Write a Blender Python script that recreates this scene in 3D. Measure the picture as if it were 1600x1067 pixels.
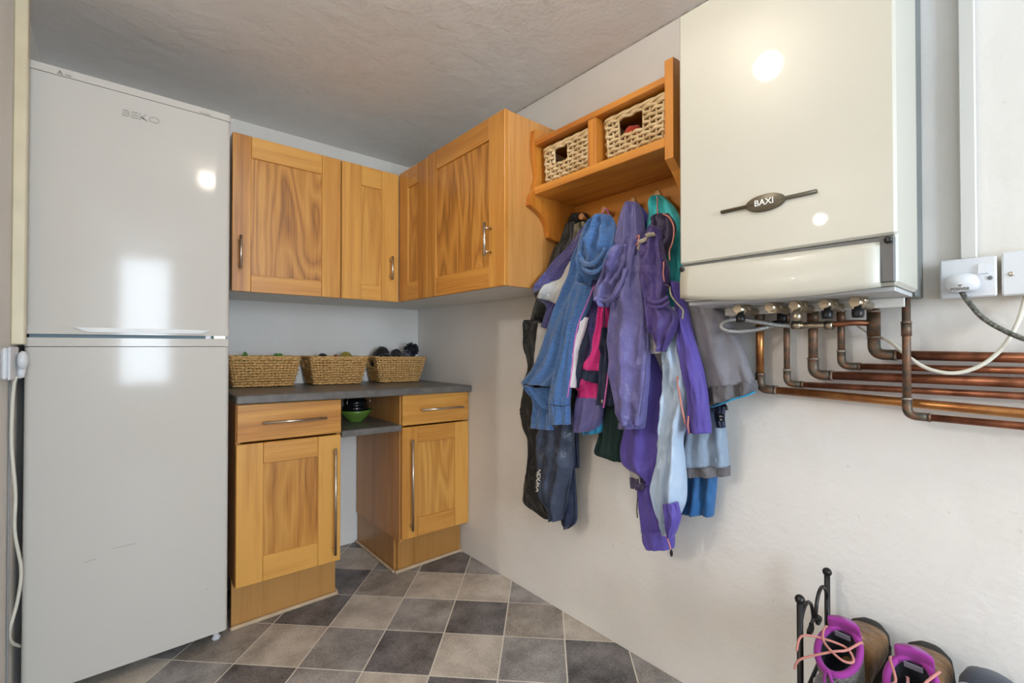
import bpy, bmesh, math, random
from mathutils import Vector, Matrix, noise
S = bpy.context.scene
COL = S.collection
for o in list(bpy.data.objects): bpy.data.objects.remove(o)
R = math.radians
random.seed(7)

# ------------------------------------------------------------------ camera
F, CX, CY, YAW, PIT, EYE = 719.0, 800.0, 533.5, R(40.5), R(0.6), 1.10
cd = bpy.data.cameras.new('camera'); cam = bpy.data.objects.new('camera', cd); COL.objects.link(cam)
cam.location = (0, 0, EYE); cam.rotation_euler = (math.pi/2 + PIT, 0, -YAW)
cd.sensor_width = 36; cd.lens = F/1600*36; cd.clip_start = .02
S.camera = cam

# ------------------------------------------------------------------ world, light, exposure
wd = bpy.data.worlds.new('daylight'); S.world = wd; wd.use_nodes = True
wd.node_tree.nodes['Background'].inputs[0].default_value = (.72, .84, 1, 1)
wd.node_tree.nodes['Background'].inputs[1].default_value = 1.5
S.view_settings.view_transform = 'Standard'; S.view_settings.look = 'None'
S.view_settings.gamma = 1; S.view_settings.use_curve_mapping = False
S.view_settings.exposure = 0.14
YF = -2.6
WINS = [dict(x0=-.05, x1=.52, z0=.65, z1=2.13)]      # the window behind the camera that the fridge door mirrors
DAY = 112.0      # watts of daylight per square metre of glass
for w_ in WINS:
    al = bpy.data.lights.new('window_daylight_offscreen', 'AREA'); al.shape = 'RECTANGLE'; al.color = (.74, .87, 1)
    al.size = w_['x1']-w_['x0']; al.size_y = w_['z1']-w_['z0']; al.energy = DAY*al.size*al.size_y
    ao = bpy.data.objects.new('window_daylight_offscreen', al); COL.objects.link(ao)
    ao.location = ((w_['x0']+w_['x1'])/2, YF-.16, (w_['z0']+w_['z1'])/2); ao.rotation_euler = (math.pi/2, 0, 0)
LAMP_A = (.43, .66, 2.12)       # ceiling lamp of this room
LAMP_B = (-2.6, 1.35, 2.25)     # ceiling lamp of the hall beyond the doorway
E_A, E_B = 8.0, 54.0

# ------------------------------------------------------------------ helpers
fwd = Vector((math.sin(YAW)*math.cos(PIT), math.cos(YAW)*math.cos(PIT), math.sin(PIT)))
rgt = Vector((math.cos(YAW), -math.sin(YAW), 0)); upv = rgt.cross(fwd)
def at(px, py, ax, v):
    """point of the room on the plane axis=v that a photo position falls on"""
    d = fwd + rgt*((px-CX)/F) - upv*((py-CY)/F)
    c = Vector((0, 0, EYE)); return c + d*((v-c[ax])/d[ax])
def lerp(a, b, t): return a + (b-a)*t
def srgb(r, g, b):
    f = lambda c: (c/255/12.92) if c/255 <= .04045 else ((c/255+.055)/1.055)**2.4
    return (f(r), f(g), f(b), 1)

class MB:
    def __init__(s): s.v = []; s.f = []; s.smooth = []
    def add(s, vs, fs, sm=False):
        n = len(s.v); s.v += [Vector(v) for v in vs]
        s.f += [[i+n for i in f] for f in fs]; s.smooth += [sm]*len(fs); return s
    def box(s, a, b, c=.0015):
        x0, y0, z0 = [min(a[i], b[i]) for i in range(3)]; x1, y1, z1 = [max(a[i], b[i]) for i in range(3)]
        c = min(c, (x1-x0)*.45, (y1-y0)*.45, (z1-z0)*.45)
        vs = []; ix = {}
        for i, X in enumerate((x0, x1)):
            for j, Y in enumerate((y0, y1)):
                for k, Z in enumerate((z0, z1)):
                    sx, sy, sz = (1, -1)[i]*c, (1, -1)[j]*c, (1, -1)[k]*c
                    for a_, q in enumerate(((X, Y+sy, Z+sz), (X+sx, Y, Z+sz), (X+sx, Y+sy, Z))):
                        ix[i, j, k, a_] = len(vs); vs.append(q)
        fs = []
        for i in (0, 1):
            fs.append([ix[i, 0, 0, 0], ix[i, 1, 0, 0], ix[i, 1, 1, 0], ix[i, 0, 1, 0]])
            fs.append([ix[0, i, 0, 1], ix[1, i, 0, 1], ix[1, i, 1, 1], ix[0, i, 1, 1]])
            fs.append([ix[0, 0, i, 2], ix[1, 0, i, 2], ix[1, 1, i, 2], ix[0, 1, i, 2]])
        for i in (0, 1):
            for j in (0, 1):
                fs.append([ix[i, j, 0, 0], ix[i, j, 1, 0], ix[i, j, 1, 1], ix[i, j, 0, 1]])
                fs.append([ix[i, 0, j, 0], ix[i, 1, j, 0], ix[i, 1, j, 2], ix[i, 0, j, 2]])
                fs.append([ix[0, i, j, 1], ix[1, i, j, 1], ix[1, i, j, 2], ix[0, i, j, 2]])
                for k in (0, 1): fs.append([ix[i, j, k, 0], ix[i, j, k, 1], ix[i, j, k, 2]])
        return s.add(vs, fs)
    def tube(s, pts, r, n=8, cap=True, closed=False):
        pts = [Vector(p) for p in pts]; m = len(pts)
        rs = r if isinstance(r, (list, tuple)) else [r]*m
        vs = []; prev = None
        for i, p in enumerate(pts):
            a = pts[i-1] if (i > 0 or closed) else p
            b = pts[(i+1) % m] if (i < m-1 or closed) else p
            t = (b-a)
            t = t.normalized() if t.length > 1e-9 else Vector((0, 0, 1))
            if prev is None:
                u = t.cross(Vector((0, 0, 1)))
                if u.length < .1: u = t.cross(Vector((0, 1, 0)))
            else: u = prev - t*prev.dot(t)
            if u.length < 1e-6: u = t.orthogonal()
            u.normalize(); prev = u; w = t.cross(u)
            for k in range(n):
                an = 2*math.pi*k/n; vs.append(p + u*(math.cos(an)*rs[i]) + w*(math.sin(an)*rs[i]))
        fs = []
        for i in range(m if closed else m-1):
            j = (i+1) % m
            for k in range(n): fs.append([i*n+k, i*n+(k+1) % n, j*n+(k+1) % n, j*n+k])
        s.add(vs, fs, True)
        if cap and not closed:
            q = len(s.v)-len(vs)
            s.f += [[q+k for k in range(n)][::-1], [q+(m-1)*n+k for k in range(n)]]; s.smooth += [False, False]
        return s
    def rings(s, rings, cap0=True, cap1=True, smooth=True):
        n = len(rings[0]); vs = [p for r_ in rings for p in r_]; fs = []
        for i in range(len(rings)-1):
            for k in range(n): fs.append([i*n+k, i*n+(k+1) % n, (i+1)*n+(k+1) % n, (i+1)*n+k])
        if cap0: fs.append(list(range(n))[::-1])
        if cap1: fs.append([(len(rings)-1)*n+k for k in range(n)])
        return s.add(vs, fs, smooth)
    def lathe(s, c, prof, n=24, axis=2):
        rg = []
        for r, h in prof:
            row = []
            for k in range(n):
                a = 2*math.pi*k/n; q = [0, 0, 0]
                q[(axis+1) % 3] = r*math.cos(a); q[(axis+2) % 3] = r*math.sin(a); q[axis] = h
                row.append(Vector(c)+Vector(q))
            rg.append(row)
        return s.rings(rg)
    def prism(s, poly, ax, a, b):
        """poly: 2D points on the two other axes (cyclic order), extruded along axis ax from a to b"""
        vs = []
        for h in (a, b):
            for p in poly:
                q = [0, 0, 0]; q[ax] = h; o = [i for i in range(3) if i != ax]; q[o[0]], q[o[1]] = p; vs.append(q)
        n = len(poly)
        fs = [list(range(n)), [n+i for i in range(n)][::-1]] + [[i, i+n, (i+1) % n+n, (i+1) % n] for i in range(n)]
        return s.add(vs, fs)
    def ball(s, c, rx, ry=None, rz=None, n=14, m=8, jit=0, seed=0):
        ry = ry or rx; rz = rz or rx; rg = []
        for i in range(m+1):
            ph = math.pi*(i/m)*.996+.006
            row = []
            for k in range(n):
                a = 2*math.pi*k/n; d = Vector((math.sin(ph)*math.cos(a), math.sin(ph)*math.sin(a), math.cos(ph)))
                q = 1 + (jit*noise.noise(d*1.7+Vector((seed, seed*.7, 0))) if jit else 0)
                row.append(Vector(c)+Vector((d.x*rx*q, d.y*ry*q, d.z*rz*q)))
            rg.append(row)
        return s.rings(rg)
    def map(s, fn): s.v = [Vector(fn(v)) for v in s.v]; return s

def mesh_of(mb, name, off=Vector((0, 0, 0))):
    me = bpy.data.meshes.new(name); me.from_pydata([v-off for v in mb.v], [], mb.f)
    bm = bmesh.new(); bm.from_mesh(me); bmesh.ops.recalc_face_normals(bm, faces=bm.faces); bm.to_mesh(me); bm.free()
    me.polygons.foreach_set('use_smooth', mb.smooth); me.update(); return me
def wpos(o):
    p = Vector(o.location)
    while o.parent: o = o.parent; p += o.location
    return p
def part(name, mb, mat, parent=None, label=None):
    off = wpos(parent) if parent else Vector((0, 0, 0))
    o = bpy.data.objects.new(name, mesh_of(mb, name, off)); COL.objects.link(o)
    if parent: o.parent = parent
    o.data.materials.append(mat)
    if label: o['label'] = label
    return o
def tag(o, label, cat, group=None):
    o['label'] = label; o['category'] = cat
    if group: o['group'] = group
    return o
def thing(name, label, cat, loc, group=None):
    o = bpy.data.objects.new(name, None); COL.objects.link(o); o.location = loc; o.empty_display_size = .05
    return tag(o, label, cat, group)
def struct(name, mb, mat):
    o = part(name, mb, mat); o['kind'] = 'structure'; return o
def text_part(name, txt, size, mat, parent, M, extrude=.0006, bold=0.0, sx=1.0):
    cu = bpy.data.curves.new(name, 'FONT'); cu.body = txt; cu.size = size; cu.extrude = extrude; cu.offset = bold
    cu.align_x = 'CENTER'; cu.align_y = 'CENTER'
    t = bpy.data.objects.new('tmp', cu); COL.objects.link(t); bpy.context.view_layer.update()
    me = bpy.data.meshes.new_from_object(t.evaluated_get(bpy.context.evaluated_depsgraph_get()))
    bpy.data.objects.remove(t); me.transform(Matrix.Diagonal((sx, 1, 1, 1))); me.transform(M)
    if parent: me.transform(Matrix.Translation(-wpos(parent)))
    o = bpy.data.objects.new(name, me); COL.objects.link(o); o.parent = parent
    me.materials.clear(); me.materials.append(mat); return o
def frame(origin, right, up):
    r, u = Vector(right).normalized(), Vector(up).normalized(); n = r.cross(u)
    return Matrix(((r.x, u.x, n.x, origin[0]), (r.y, u.y, n.y, origin[1]), (r.z, u.z, n.z, origin[2]), (0, 0, 0, 1)))
def smooth_path(pts, k=6):
    pts = [Vector(p) for p in pts]; out = []
    for i in range(len(pts)-1):
        p0, p1, p2, p3 = pts[max(i-1, 0)], pts[i], pts[i+1], pts[min(i+2, len(pts)-1)]
        for j in range(k):
            t = j/k
            out.append(.5*((2*p1)+(p2-p0)*t+(2*p0-5*p1+4*p2-p3)*t*t+(3*p1-p0-3*p2+p3)*t**3))
    return out+[pts[-1]]

# ------------------------------------------------------------------ materials
def newmat(name):
    m = bpy.data.materials.new(name); m.use_nodes = True
    return m, m.node_tree.nodes, m.node_tree.links, m.node_tree.nodes['Principled BSDF']
def plain(name, col, rough=.5, metal=0, coat=0, bump=0, bscale=200, vary=0, vscale=8, col2=None, spec=.5, stretch=(1, 1, 1), bdist=.004):
    m, N, L, B = newmat(name)
    B.inputs['Base Color'].default_value = col; B.inputs['Roughness'].default_value = rough
    B.inputs['Metallic'].default_value = metal; B.inputs['Coat Weight'].default_value = coat
    B.inputs['Specular IOR Level'].default_value = spec
    tc = N.new('ShaderNodeTexCoord'); mp = N.new('ShaderNodeMapping'); mp.inputs['Scale'].default_value = stretch
    L.new(tc.outputs['Object'], mp.inputs['Vector'])
    nz = N.new('ShaderNodeTexNoise'); nz.inputs['Scale'].default_value = vscale; nz.inputs['Detail'].default_value = 6
    L.new(mp.outputs[0], nz.inputs['Vector'])
    if vary or col2:
        rp = N.new('ShaderNodeValToRGB'); rp.color_ramp.elements[0].position = .38; rp.color_ramp.elements[1].position = .64
        rp.color_ramp.elements[0].color = col2 if col2 else [c*(1-vary) for c in col[:3]]+[1]
        rp.color_ramp.elements[1].color = col
        L.new(nz.outputs[0], rp.inputs[0]); L.new(rp.outputs[0], B.inputs['Base Color'])
    if bump:
        n2 = N.new('ShaderNodeTexNoise'); n2.inputs['Scale'].default_value = bscale; n2.inputs['Detail'].default_value = 4
        L.new(mp.outputs[0], n2.inputs['Vector'])
        bp = N.new('ShaderNodeBump'); bp.inputs['Strength'].default_value = bump; bp.inputs['Distance'].default_value = bdist
        L.new(n2.outputs[0], bp.inputs['Height']); L.new(bp.outputs[0], B.inputs['Normal'])
    return m
def wood(name, grain, light, mid, dark, rough=.38, rings=9, across=7, along=.9, fibre=.35, coat=.25):
    """grain: axis index the fibres run along"""
    m, N, L, B = newmat(name)
    tc = N.new('ShaderNodeTexCoord'); oi = N.new('ShaderNodeObjectInfo')
    ml = N.new('ShaderNodeVectorMath'); ml.operation = 'MULTIPLY_ADD'
    cb = N.new('ShaderNodeCombineXYZ'); sc = N.new('ShaderNodeMath'); sc.operation = 'MULTIPLY'; sc.inputs[1].default_value = 23
    L.new(oi.outputs['Random'], sc.inputs[0])
    for i in range(3): L.new(sc.outputs[0], cb.inputs[i])
    s1 = [across]*3; s1[grain] = along
    ml.inputs[1].default_value = s1; L.new(tc.outputs['Object'], ml.inputs[0]); L.new(cb.outputs[0], ml.inputs[2])
    n1 = N.new('ShaderNodeTexNoise'); n1.inputs['Scale'].default_value = 1; n1.inputs['Detail'].default_value = 2.5; n1.inputs['Distortion'].default_value = .4
    L.new(ml.outputs[0], n1.inputs['Vector'])
    mu = N.new('ShaderNodeMath'); mu.operation = 'MULTIPLY'; mu.inputs[1].default_value = rings; L.new(n1.outputs[0], mu.inputs[0])
    pp = N.new('ShaderNodeMath'); pp.operation = 'PINGPONG'; pp.inputs[1].default_value = .5; L.new(mu.outputs[0], pp.inputs[0])
    m2 = N.new('ShaderNodeVectorMath'); m2.operation = 'MULTIPLY_ADD'; s2 = [170]*3; s2[grain] = 5
    m2.inputs[1].default_value = s2; L.new(tc.outputs['Object'], m2.inputs[0]); L.new(cb.outputs[0], m2.inputs[2])
    n2 = N.new('ShaderNodeTexNoise'); n2.inputs['Scale'].default_value = 1; n2.inputs['Detail'].default_value = 3; L.new(m2.outputs[0], n2.inputs['Vector'])
    mx = N.new('ShaderNodeMix'); mx.data_type = 'FLOAT'; mx.inputs[0].default_value = fibre
    L.new(pp.outputs[0], mx.inputs[2]); L.new(n2.outputs[0], mx.inputs[3])
    # slow shade changes from board to board
    a1 = N.new('ShaderNodeMath'); a1.operation = 'MULTIPLY_ADD'; a1.inputs[1].default_value = .34; L.new(oi.outputs['Random'], a1.inputs[0]); L.new(mx.outputs[0], a1.inputs[2])
    a2 = N.new('ShaderNodeMath'); a2.operation = 'MULTIPLY_ADD'; a2.inputs[1].default_value = .5; L.new(n1.outputs[0], a2.inputs[0]); L.new(a1.outputs[0], a2.inputs[2])
    rp = N.new('ShaderNodeValToRGB'); e = rp.color_ramp.elements
    e[0].position = .36; e[0].color = dark; e[1].position = .95; e[1].color = light
    q = e.new(.60); q.color = mid
    L.new(a2.outputs[0], rp.inputs[0]); L.new(rp.outputs[0], B.inputs['Base Color'])
    B.inputs['Roughness'].default_value = rough; B.inputs['Coat Weight'].default_value = coat; B.inputs['Coat Roughness'].default_value = .25
    bp = N.new('ShaderNodeBump'); bp.inputs['Strength'].default_value = .12; bp.inputs['Distance'].default_value = .001
    L.new(n2.outputs[0], bp.inputs['Height']); L.new(bp.outputs[0], B.inputs['Normal'])
    return m
OAK = [wood('oak_%s' % 'xyz'[g], g, srgb(222, 164, 80), srgb(194, 130, 54), srgb(140, 86, 30), rings=5, across=6, along=.45, fibre=.5) for g in range(3)]
OAKP = [wood('oak_panel_%s' % 'xyz'[g], g, srgb(218, 162, 80), srgb(188, 126, 52), srgb(112, 66, 24), rings=14, across=4.5, along=.8, fibre=.4) for g in range(3)]
LAMI = wood('oak_laminate', 2, srgb(206, 148, 82), srgb(184, 126, 64), srgb(144, 90, 42), rings=5, across=12, along=.5, fibre=.6, coat=.1)
LAMX = wood('oak_laminate_cross', 2, srgb(190, 140, 78), srgb(172, 122, 62), srgb(136, 90, 42), rings=5, across=12, along=.5, fibre=.6, coat=.1)
PINE = [wood('pine_%s' % 'xyz'[g], g, srgb(216, 146, 58), srgb(184, 110, 34), srgb(132, 70, 18), rings=6, across=5, along=.7, coat=.4) for g in range(3)]
PINER = wood('pine_rail', 1, srgb(170, 92, 36), srgb(136, 66, 22), srgb(84, 36, 10), rings=8, across=6, along=.8, coat=.4)

def plaster(name, col, col2, bump=.35, vs=1.3):
    m, N, L, B = newmat(name)
    tc = N.new('ShaderNodeTexCoord')
    def nz(s, d, dist=0):
        n = N.new('ShaderNodeTexNoise'); n.inputs['Scale'].default_value = s; n.inputs['Detail'].default_value = d; n.inputs['Distortion'].default_value = dist
        L.new(tc.outputs['Object'], n.inputs['Vector']); return n
    n1 = nz(vs, 6); rp = N.new('ShaderNodeValToRGB'); rp.color_ramp.elements[0].position = .35; rp.color_ramp.elements[1].position = .62
    rp.color_ramp.elements[0].color = col2; rp.color_ramp.elements[1].color = col; L.new(n1.outputs[0], rp.inputs[0])
    n3 = nz(55, 3); r3 = N.new('ShaderNodeValToRGB'); r3.color_ramp.elements[0].position = .70; r3.color_ramp.elements[1].position = .82
    r3.color_ramp.elements[0].color = (1, 1, 1, 1); r3.color_ramp.elements[1].color = (.62, .56, .5, 1); L.new(n3.outputs[0], r3.inputs[0])
    mx = N.new('ShaderNodeMix'); mx.data_type = 'RGBA'; mx.blend_type = 'MULTIPLY'; mx.inputs[0].default_value = .5
    L.new(rp.outputs[0], mx.inputs[6]); L.new(r3.outputs[0], mx.inputs[7]); L.new(mx.outputs[2], B.inputs['Base Color'])
    B.inputs['Roughness'].default_value = .75; B.inputs['Specular IOR Level'].default_value = .25
    n4 = nz(14, 8, .3); n5 = nz(70, 3); ad = N.new('ShaderNodeMath'); ad.operation = 'MULTIPLY_ADD'; ad.inputs[1].default_value = .35
    L.new(n5.outputs[0], ad.inputs[0]); L.new(n4.outputs[0], ad.inputs[2])
    bp = N.new('ShaderNodeBump'); bp.inputs['Strength'].default_value = bump; bp.inputs['Distance'].default_value = .008
    L.new(ad.outputs[0], bp.inputs['Height']); L.new(bp.outputs[0], B.inputs['Normal']); return m
WALL = plaster('white_plaster', srgb(236, 233, 229), srgb(226, 221, 214))
CEIL = plaster('ceiling_plaster', srgb(242, 239, 236), srgb(230, 226, 222), .5, .9)

WHITE = plain('fridge_white', srgb(210, 206, 199), .09, coat=0, bump=.012, bscale=25, spec=.2)
WHITE2 = plain('fridge_trim', srgb(214, 212, 208), .3)
GREYP = plain('grey_print', srgb(120, 118, 112), .6)
LOGO = plain('silver_logo', srgb(176, 172, 162), .35, metal=.3)
BOIL = plain('boiler_cream', srgb(202, 200, 188), .36, coat=.1, bump=.03, bscale=90)
BOILS = plain('boiler_side', srgb(180, 183, 188), .5, spec=.2)
DGREY = plain('dark_grey_plastic', srgb(92, 92, 92), .4)
MGREY = plain('mid_grey_metal', srgb(120, 124, 122), .5, vary=.15)
BADGE = plain('badge_bronze', srgb(96, 88, 72), .35, metal=.3)
LETW = plain('white_print', srgb(240, 240, 236), .6)
BLACK = plain('black_plastic', srgb(24, 24, 26), .4)
BLKM = plain('black_iron', srgb(26, 25, 26), .35, metal=.2)
CHROME = plain('brushed_steel', srgb(196, 188, 176), .28, metal=1)
BRASS = plain('plated_brass', srgb(190, 178, 156), .3, metal=1)
COPPER = plain('copper', srgb(184, 122, 92), .36, metal=.75, vary=.4, vscale=22, col2=srgb(124, 78, 56))
COPPERB = plain('bright_copper', srgb(200, 142, 84), .34, metal=.75, vary=.3, vscale=18, col2=srgb(156, 100, 58))
VERDI = plain('tarnished_copper', srgb(138, 98, 74), .5, metal=.5, vscale=46, col2=srgb(86, 84, 74))
SOLDER = plain('solder', srgb(178, 172, 164), .5, metal=.6, vscale=60, col2=srgb(120, 96, 78))
PLAST = plain('white_plastic', srgb(224, 226, 230), .35)
CREAM = plain('cream_gloss_paint', srgb(222, 210, 180), .35, vary=.08, vscale=12)
CABLEW = plain('white_cable', srgb(222, 218, 204), .45)
CABLEG = plain('grey_braid', srgb(128, 128, 118), .5, bump=.6, bscale=260, vscale=190, col2=srgb(70, 72, 66))
HOSE = plain('steel_braid', srgb(168, 166, 164), .35, metal=.7, bump=.6, bscale=400)
TOPM = plain('slate_worktop', srgb(112, 108, 104), .38, vary=.25, vscale=30, bump=.05, bscale=90)
TOPE = TOPM
MELA = plain('white_melamine', srgb(226, 224, 218), .45)
GROUT = plain('grout', srgb(226, 220, 208), .8, bump=.2)
SEAG = plain('seagrass', srgb(226, 186, 122), .7, vscale=120, col2=srgb(186, 138, 80), bump=.4, bscale=300)
WILL = plain('willow', srgb(228, 206, 166), .5, vscale=14, col2=srgb(204, 176, 130), bump=.15, bscale=200)
DARKIN = plain('basket_inside', srgb(60, 44, 30), .9)
BEAD = plain('pale_beading', srgb(216, 190, 158), .6, vary=.2, vscale=20)
GREEN = plain('green_glaze', srgb(104, 138, 58), .25, coat=.4)
BLKG = plain('black_gloss', srgb(18, 20, 24), .15, coat=.5)
def tilemat(name, a, b):
    m, N, L, B = newmat(name)
    tc = N.new('ShaderNodeTexCoord')
    n1 = N.new('ShaderNodeTexNoise'); n1.inputs['Scale'].default_value = 7; n1.inputs['Detail'].default_value = 9; n1.inputs['Roughness'].default_value = .65
    n2 = N.new('ShaderNodeTexNoise'); n2.inputs['Scale'].default_value = 130; n2.inputs['Detail'].default_value = 4
    for n in (n1, n2): L.new(tc.outputs['Object'], n.inputs['Vector'])
    ad = N.new('ShaderNodeMath'); ad.operation = 'MULTIPLY_ADD'; ad.inputs[1].default_value = .45; L.new(n2.outputs[0], ad.inputs[0]); L.new(n1.outputs[0], ad.inputs[2])
    rp = N.new('ShaderNodeValToRGB'); rp.color_ramp.elements[0].position = .56; rp.color_ramp.elements[1].position = .86
    rp.color_ramp.elements[0].color = b; rp.color_ramp.elements[1].color = a
    L.new(ad.outputs[0], rp.inputs[0]); L.new(rp.outputs[0], B.inputs['Base Color'])
    B.inputs['Roughness'].default_value = .42; B.inputs['Specular IOR Level'].default_value = .4
    bp = N.new('ShaderNodeBump'); bp.inputs['Strength'].default_value = .15; bp.inputs['Distance'].default_value = .002
    L.new(n2.outputs[0], bp.inputs['Height']); L.new(bp.outputs[0], B.inputs['Normal']); return m
TILE = dict(b=tilemat('tile_beige', srgb(208, 199, 187), srgb(162, 152, 141)), g=tilemat('tile_grey', srgb(174, 169, 166), srgb(120, 116, 114)),
            d=tilemat('tile_dark', srgb(134, 130, 130), srgb(68, 66, 67)), w=tilemat('tile_warm', srgb(178, 168, 158), srgb(120, 112, 105)))
def fabric(name, c, rough=.7, bump=.25, bscale=35, weave=0, vary=.12, stretch=(1, 1, 1), sheen=.2, col2=None):
    m = plain(name, c, rough, bdist=(.016 if bscale < 50 else .003), bump=bump, bscale=bscale, vary=vary, vscale=weave or 9, stretch=stretch, col2=col2, spec=.35)
    m.node_tree.nodes['Principled BSDF'].inputs['Sheen Weight'].default_value = sheen; return m

# ------------------------------------------------------------------ room shell
XR, YB, XL, ZC = 1.41, 2.55, -.236, 2.197
struct('wall_right', MB().box((XR, YF-.1, -.05), (XR+.12, YB+.12, ZC+.1), 0), WALL)
struct('wall_back', MB().box((XL-.1, YB, -.05), (XR, YB+.12, ZC+.1), 0), WALL)
struct('ceiling', MB().box((XL-.1, YF-.1, ZC), (XR, YB, ZC+.1), 0), CEIL)
DY0, DY1, DZ = .05, 1.62, 2.06            # doorway to the hall in the left wall
m = MB(); m.box((XL-.1, DY1, -.05), (XL, YB, ZC), 0); m.box((XL-.1, YF-.1, -.05), (XL, DY0, ZC), 0); m.box((XL-.1, DY0, DZ), (XL, DY1, ZC), 0)
struct('wall_left', m, WALL)
m = MB(); xs = [XL]
for w_ in WINS:
    m.box((xs[-1], YF-.1, -.05), (w_['x0'], YF, ZC), 0); m.box((w_['x0'], YF-.1, -.05), (w_['x1'], YF, w_['z0']), 0); m.box((w_['x0'], YF-.1, w_['z1']), (w_['x1'], YF, ZC), 0); xs.append(w_['x1'])
m.box((xs[-1], YF-.1, -.05), (XR, YF, ZC), 0); struct('wall_front', m, WALL)
gm, N_, L_, B_ = newmat('window_glass')
tb = N_.new('ShaderNodeBsdfTransparent'); gb = N_.new('ShaderNodeBsdfGlossy'); gb.inputs['Roughness'].default_value = .02; ms = N_.new('ShaderNodeMixShader'); ms.inputs[0].default_value = .06
L_.new(tb.outputs[0], ms.inputs[1]); L_.new(gb.outputs[0], ms.inputs[2]); L_.new(ms.outputs[0], N_['Material Output'].inputs[0])
for w_, nm in zip(WINS, ('window_1',)):
    m = MB(); t = .04; x0, x1, z0, z1 = w_['x0'], w_['x1'], w_['z0'], w_['z1']
    for a, b in (((x0, z0), (x0+t, z1)), ((x1-t, z0), (x1, z1)), ((x0+t, z0), (x1-t, z0+t)), ((x0+t, z1-t), (x1-t, z1))): m.box((a[0], YF-.08, a[1]), (b[0], YF-.03, b[1]), .004)
    fr_ = struct(nm, m, PLAST); part('pane', MB().box((x0+t, YF-.058, z0+t), (x1-t, YF-.054, z1-t), 0), gm, fr_)
m = MB(); dx0, dx1 = .97, 1.37
m.box((dx0, YF, 0), (dx0+.05, YF+.03, 2.0), .003); m.box((dx1-.05, YF, 0), (dx1, YF+.03, 2.0), .003); m.box((dx0+.05, YF, 1.95), (dx1-.05, YF+.03, 2.0), .003)
fr_ = struct('door_1', m, PLAST); part('panel', MB().box((dx0+.051, YF, .004), (dx1-.051, YF+.02, 1.949), .002), PLAST, fr_)
m = MB(); t = .06
m.box((XL-.11, DY1-.03, 0), (XL+.012, DY1, DZ), .003); m.box((XL-.11, DY0, 0), (XL+.012, DY0+.03, DZ), .003); m.box((XL-.11, DY0+.03, DZ-.03), (XL+.012, DY1-.03, DZ), .003)
struct('trim_1', m, CREAM)
# the hall beyond the doorway
HX = -3.3
struct('floor_hall', MB().box((HX, -.6, -.05), (XL-.1, 2.4, -.002), 0), plain('hall_floor', srgb(170, 140, 105), .5, vary=.2))
struct('wall_hall_left', MB().box((HX-.1, -.7, -.05), (HX, 2.5, 2.6), 0), WALL)
struct('wall_hall_back', MB().box((HX, 2.4, -.05), (XL-.1, 2.5, 2.6), 0), WALL)
struct('wall_hall_front', MB().box((HX, -.7, -.05), (XL-.1, -.6, 2.6), 0), WALL)
struct('ceiling_hall', MB().box((HX-.1, -.7, 2.5), (XL-.1, 2.5, 2.6), 0), CEIL)
struct('wall_hall_right', MB().box((XL-.1, -.6, ZC+.1), (XL, 2.4, 2.6), 0), WALL)

floor = struct('floor', MB().box((XL-.1, YF, -.05), (XR, YB, -.0008), 0), GROUT)
def clip(poly, ax, v, keep_less):
    out = []
    for i, p in enumerate(poly):
        q = poly[(i+1) % len(poly)]; a = (p[ax] <= v) == keep_less; b = (q[ax] <= v) == keep_less
        if a: out.append(p)
        if a != b:
            t = (v-p[ax])/(q[ax]-p[ax]); out.append((lerp(p[0], q[0], t), lerp(p[1], q[1], t)))
    return out
KNOWN = {(0, 0): 'b', (0, 1): 'g', (0, 2): 'd', (0, 3): 'w', (0, 4): 'b', (1, -1): 'b', (1, -2): 'w', (1, 0): 'g', (1, 1): 'd', (1, 2): 'b', (1, 3): 'g', (1, 4): 'd', (1, 5): 'g',
         (2, -1): 'd', (2, 0): 'g', (2, 1): 'b', (2, 2): 'd', (2, 3): 'g', (2, -2): 'g', (-1, 0): 'w', (-1, 1): 'b', (-1, 2): 'b', (-1, 3): 'g', (-1, -1): 'd', (-2, -1): 'b', (-2, 1): 'd',
         (-2, 2): 'g', (-2, 0): 'g', (0, -1): 'd', (0, -2): 'w', (-3, -1): 'd', (-3, 0): 'g'}
O_ = Vector((.957, 1.522)); e1 = Vector((.1617, -.1637)); e2 = Vector((-.1617, -.1645))
for r_ in range(-9, 28):
    for c_ in range(-14, 28):
        P = lambda a, b: O_ + e1*(c_+a-2) + e2*(r_+b-1)
        g = .011
        poly = [P(g, g), P(1-g, g), P(1-g, 1-g), P(g, 1-g)]; poly = [(p.x, p.y) for p in poly]
        for ax, v, kl in ((0, XR-.001, True), (0, XL+.001, False), (1, YB-.001, True), (1, YF+.001, False)):
            if poly: poly = clip(poly, ax, v, kl)
        if len(poly) < 3: continue
        k = KNOWN.get((r_, c_)) or random.choice('bgdw')
        part('tile', MB().prism(poly, 2, -.0025, 0), TILE[k], floor)
RUST = plain('rust_stain', srgb(150, 96, 48), .6)
for px, py, r_ in ((797, 960, .004), (807, 966, .003), (797, 977, .003), (812, 978, .0035), (826, 982, .003), (519, 950, .003)):
    P = at(px, py, 2, 0); part('rust_spot', MB().lathe(P, [(.0003, 0), (r_, 0), (r_*.9, .0004), (.0003, .0004)], 10), RUST, floor)
# thin painted edge where the right wall meets the floor and the ceiling crack
struct('trim_2', MB().box((XR-.004, .2, ZC-.004), (XR, 1.9, ZC), .001), plain('crack_filler', srgb(196, 190, 182), .8, vary=.4, vscale=30))

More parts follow.
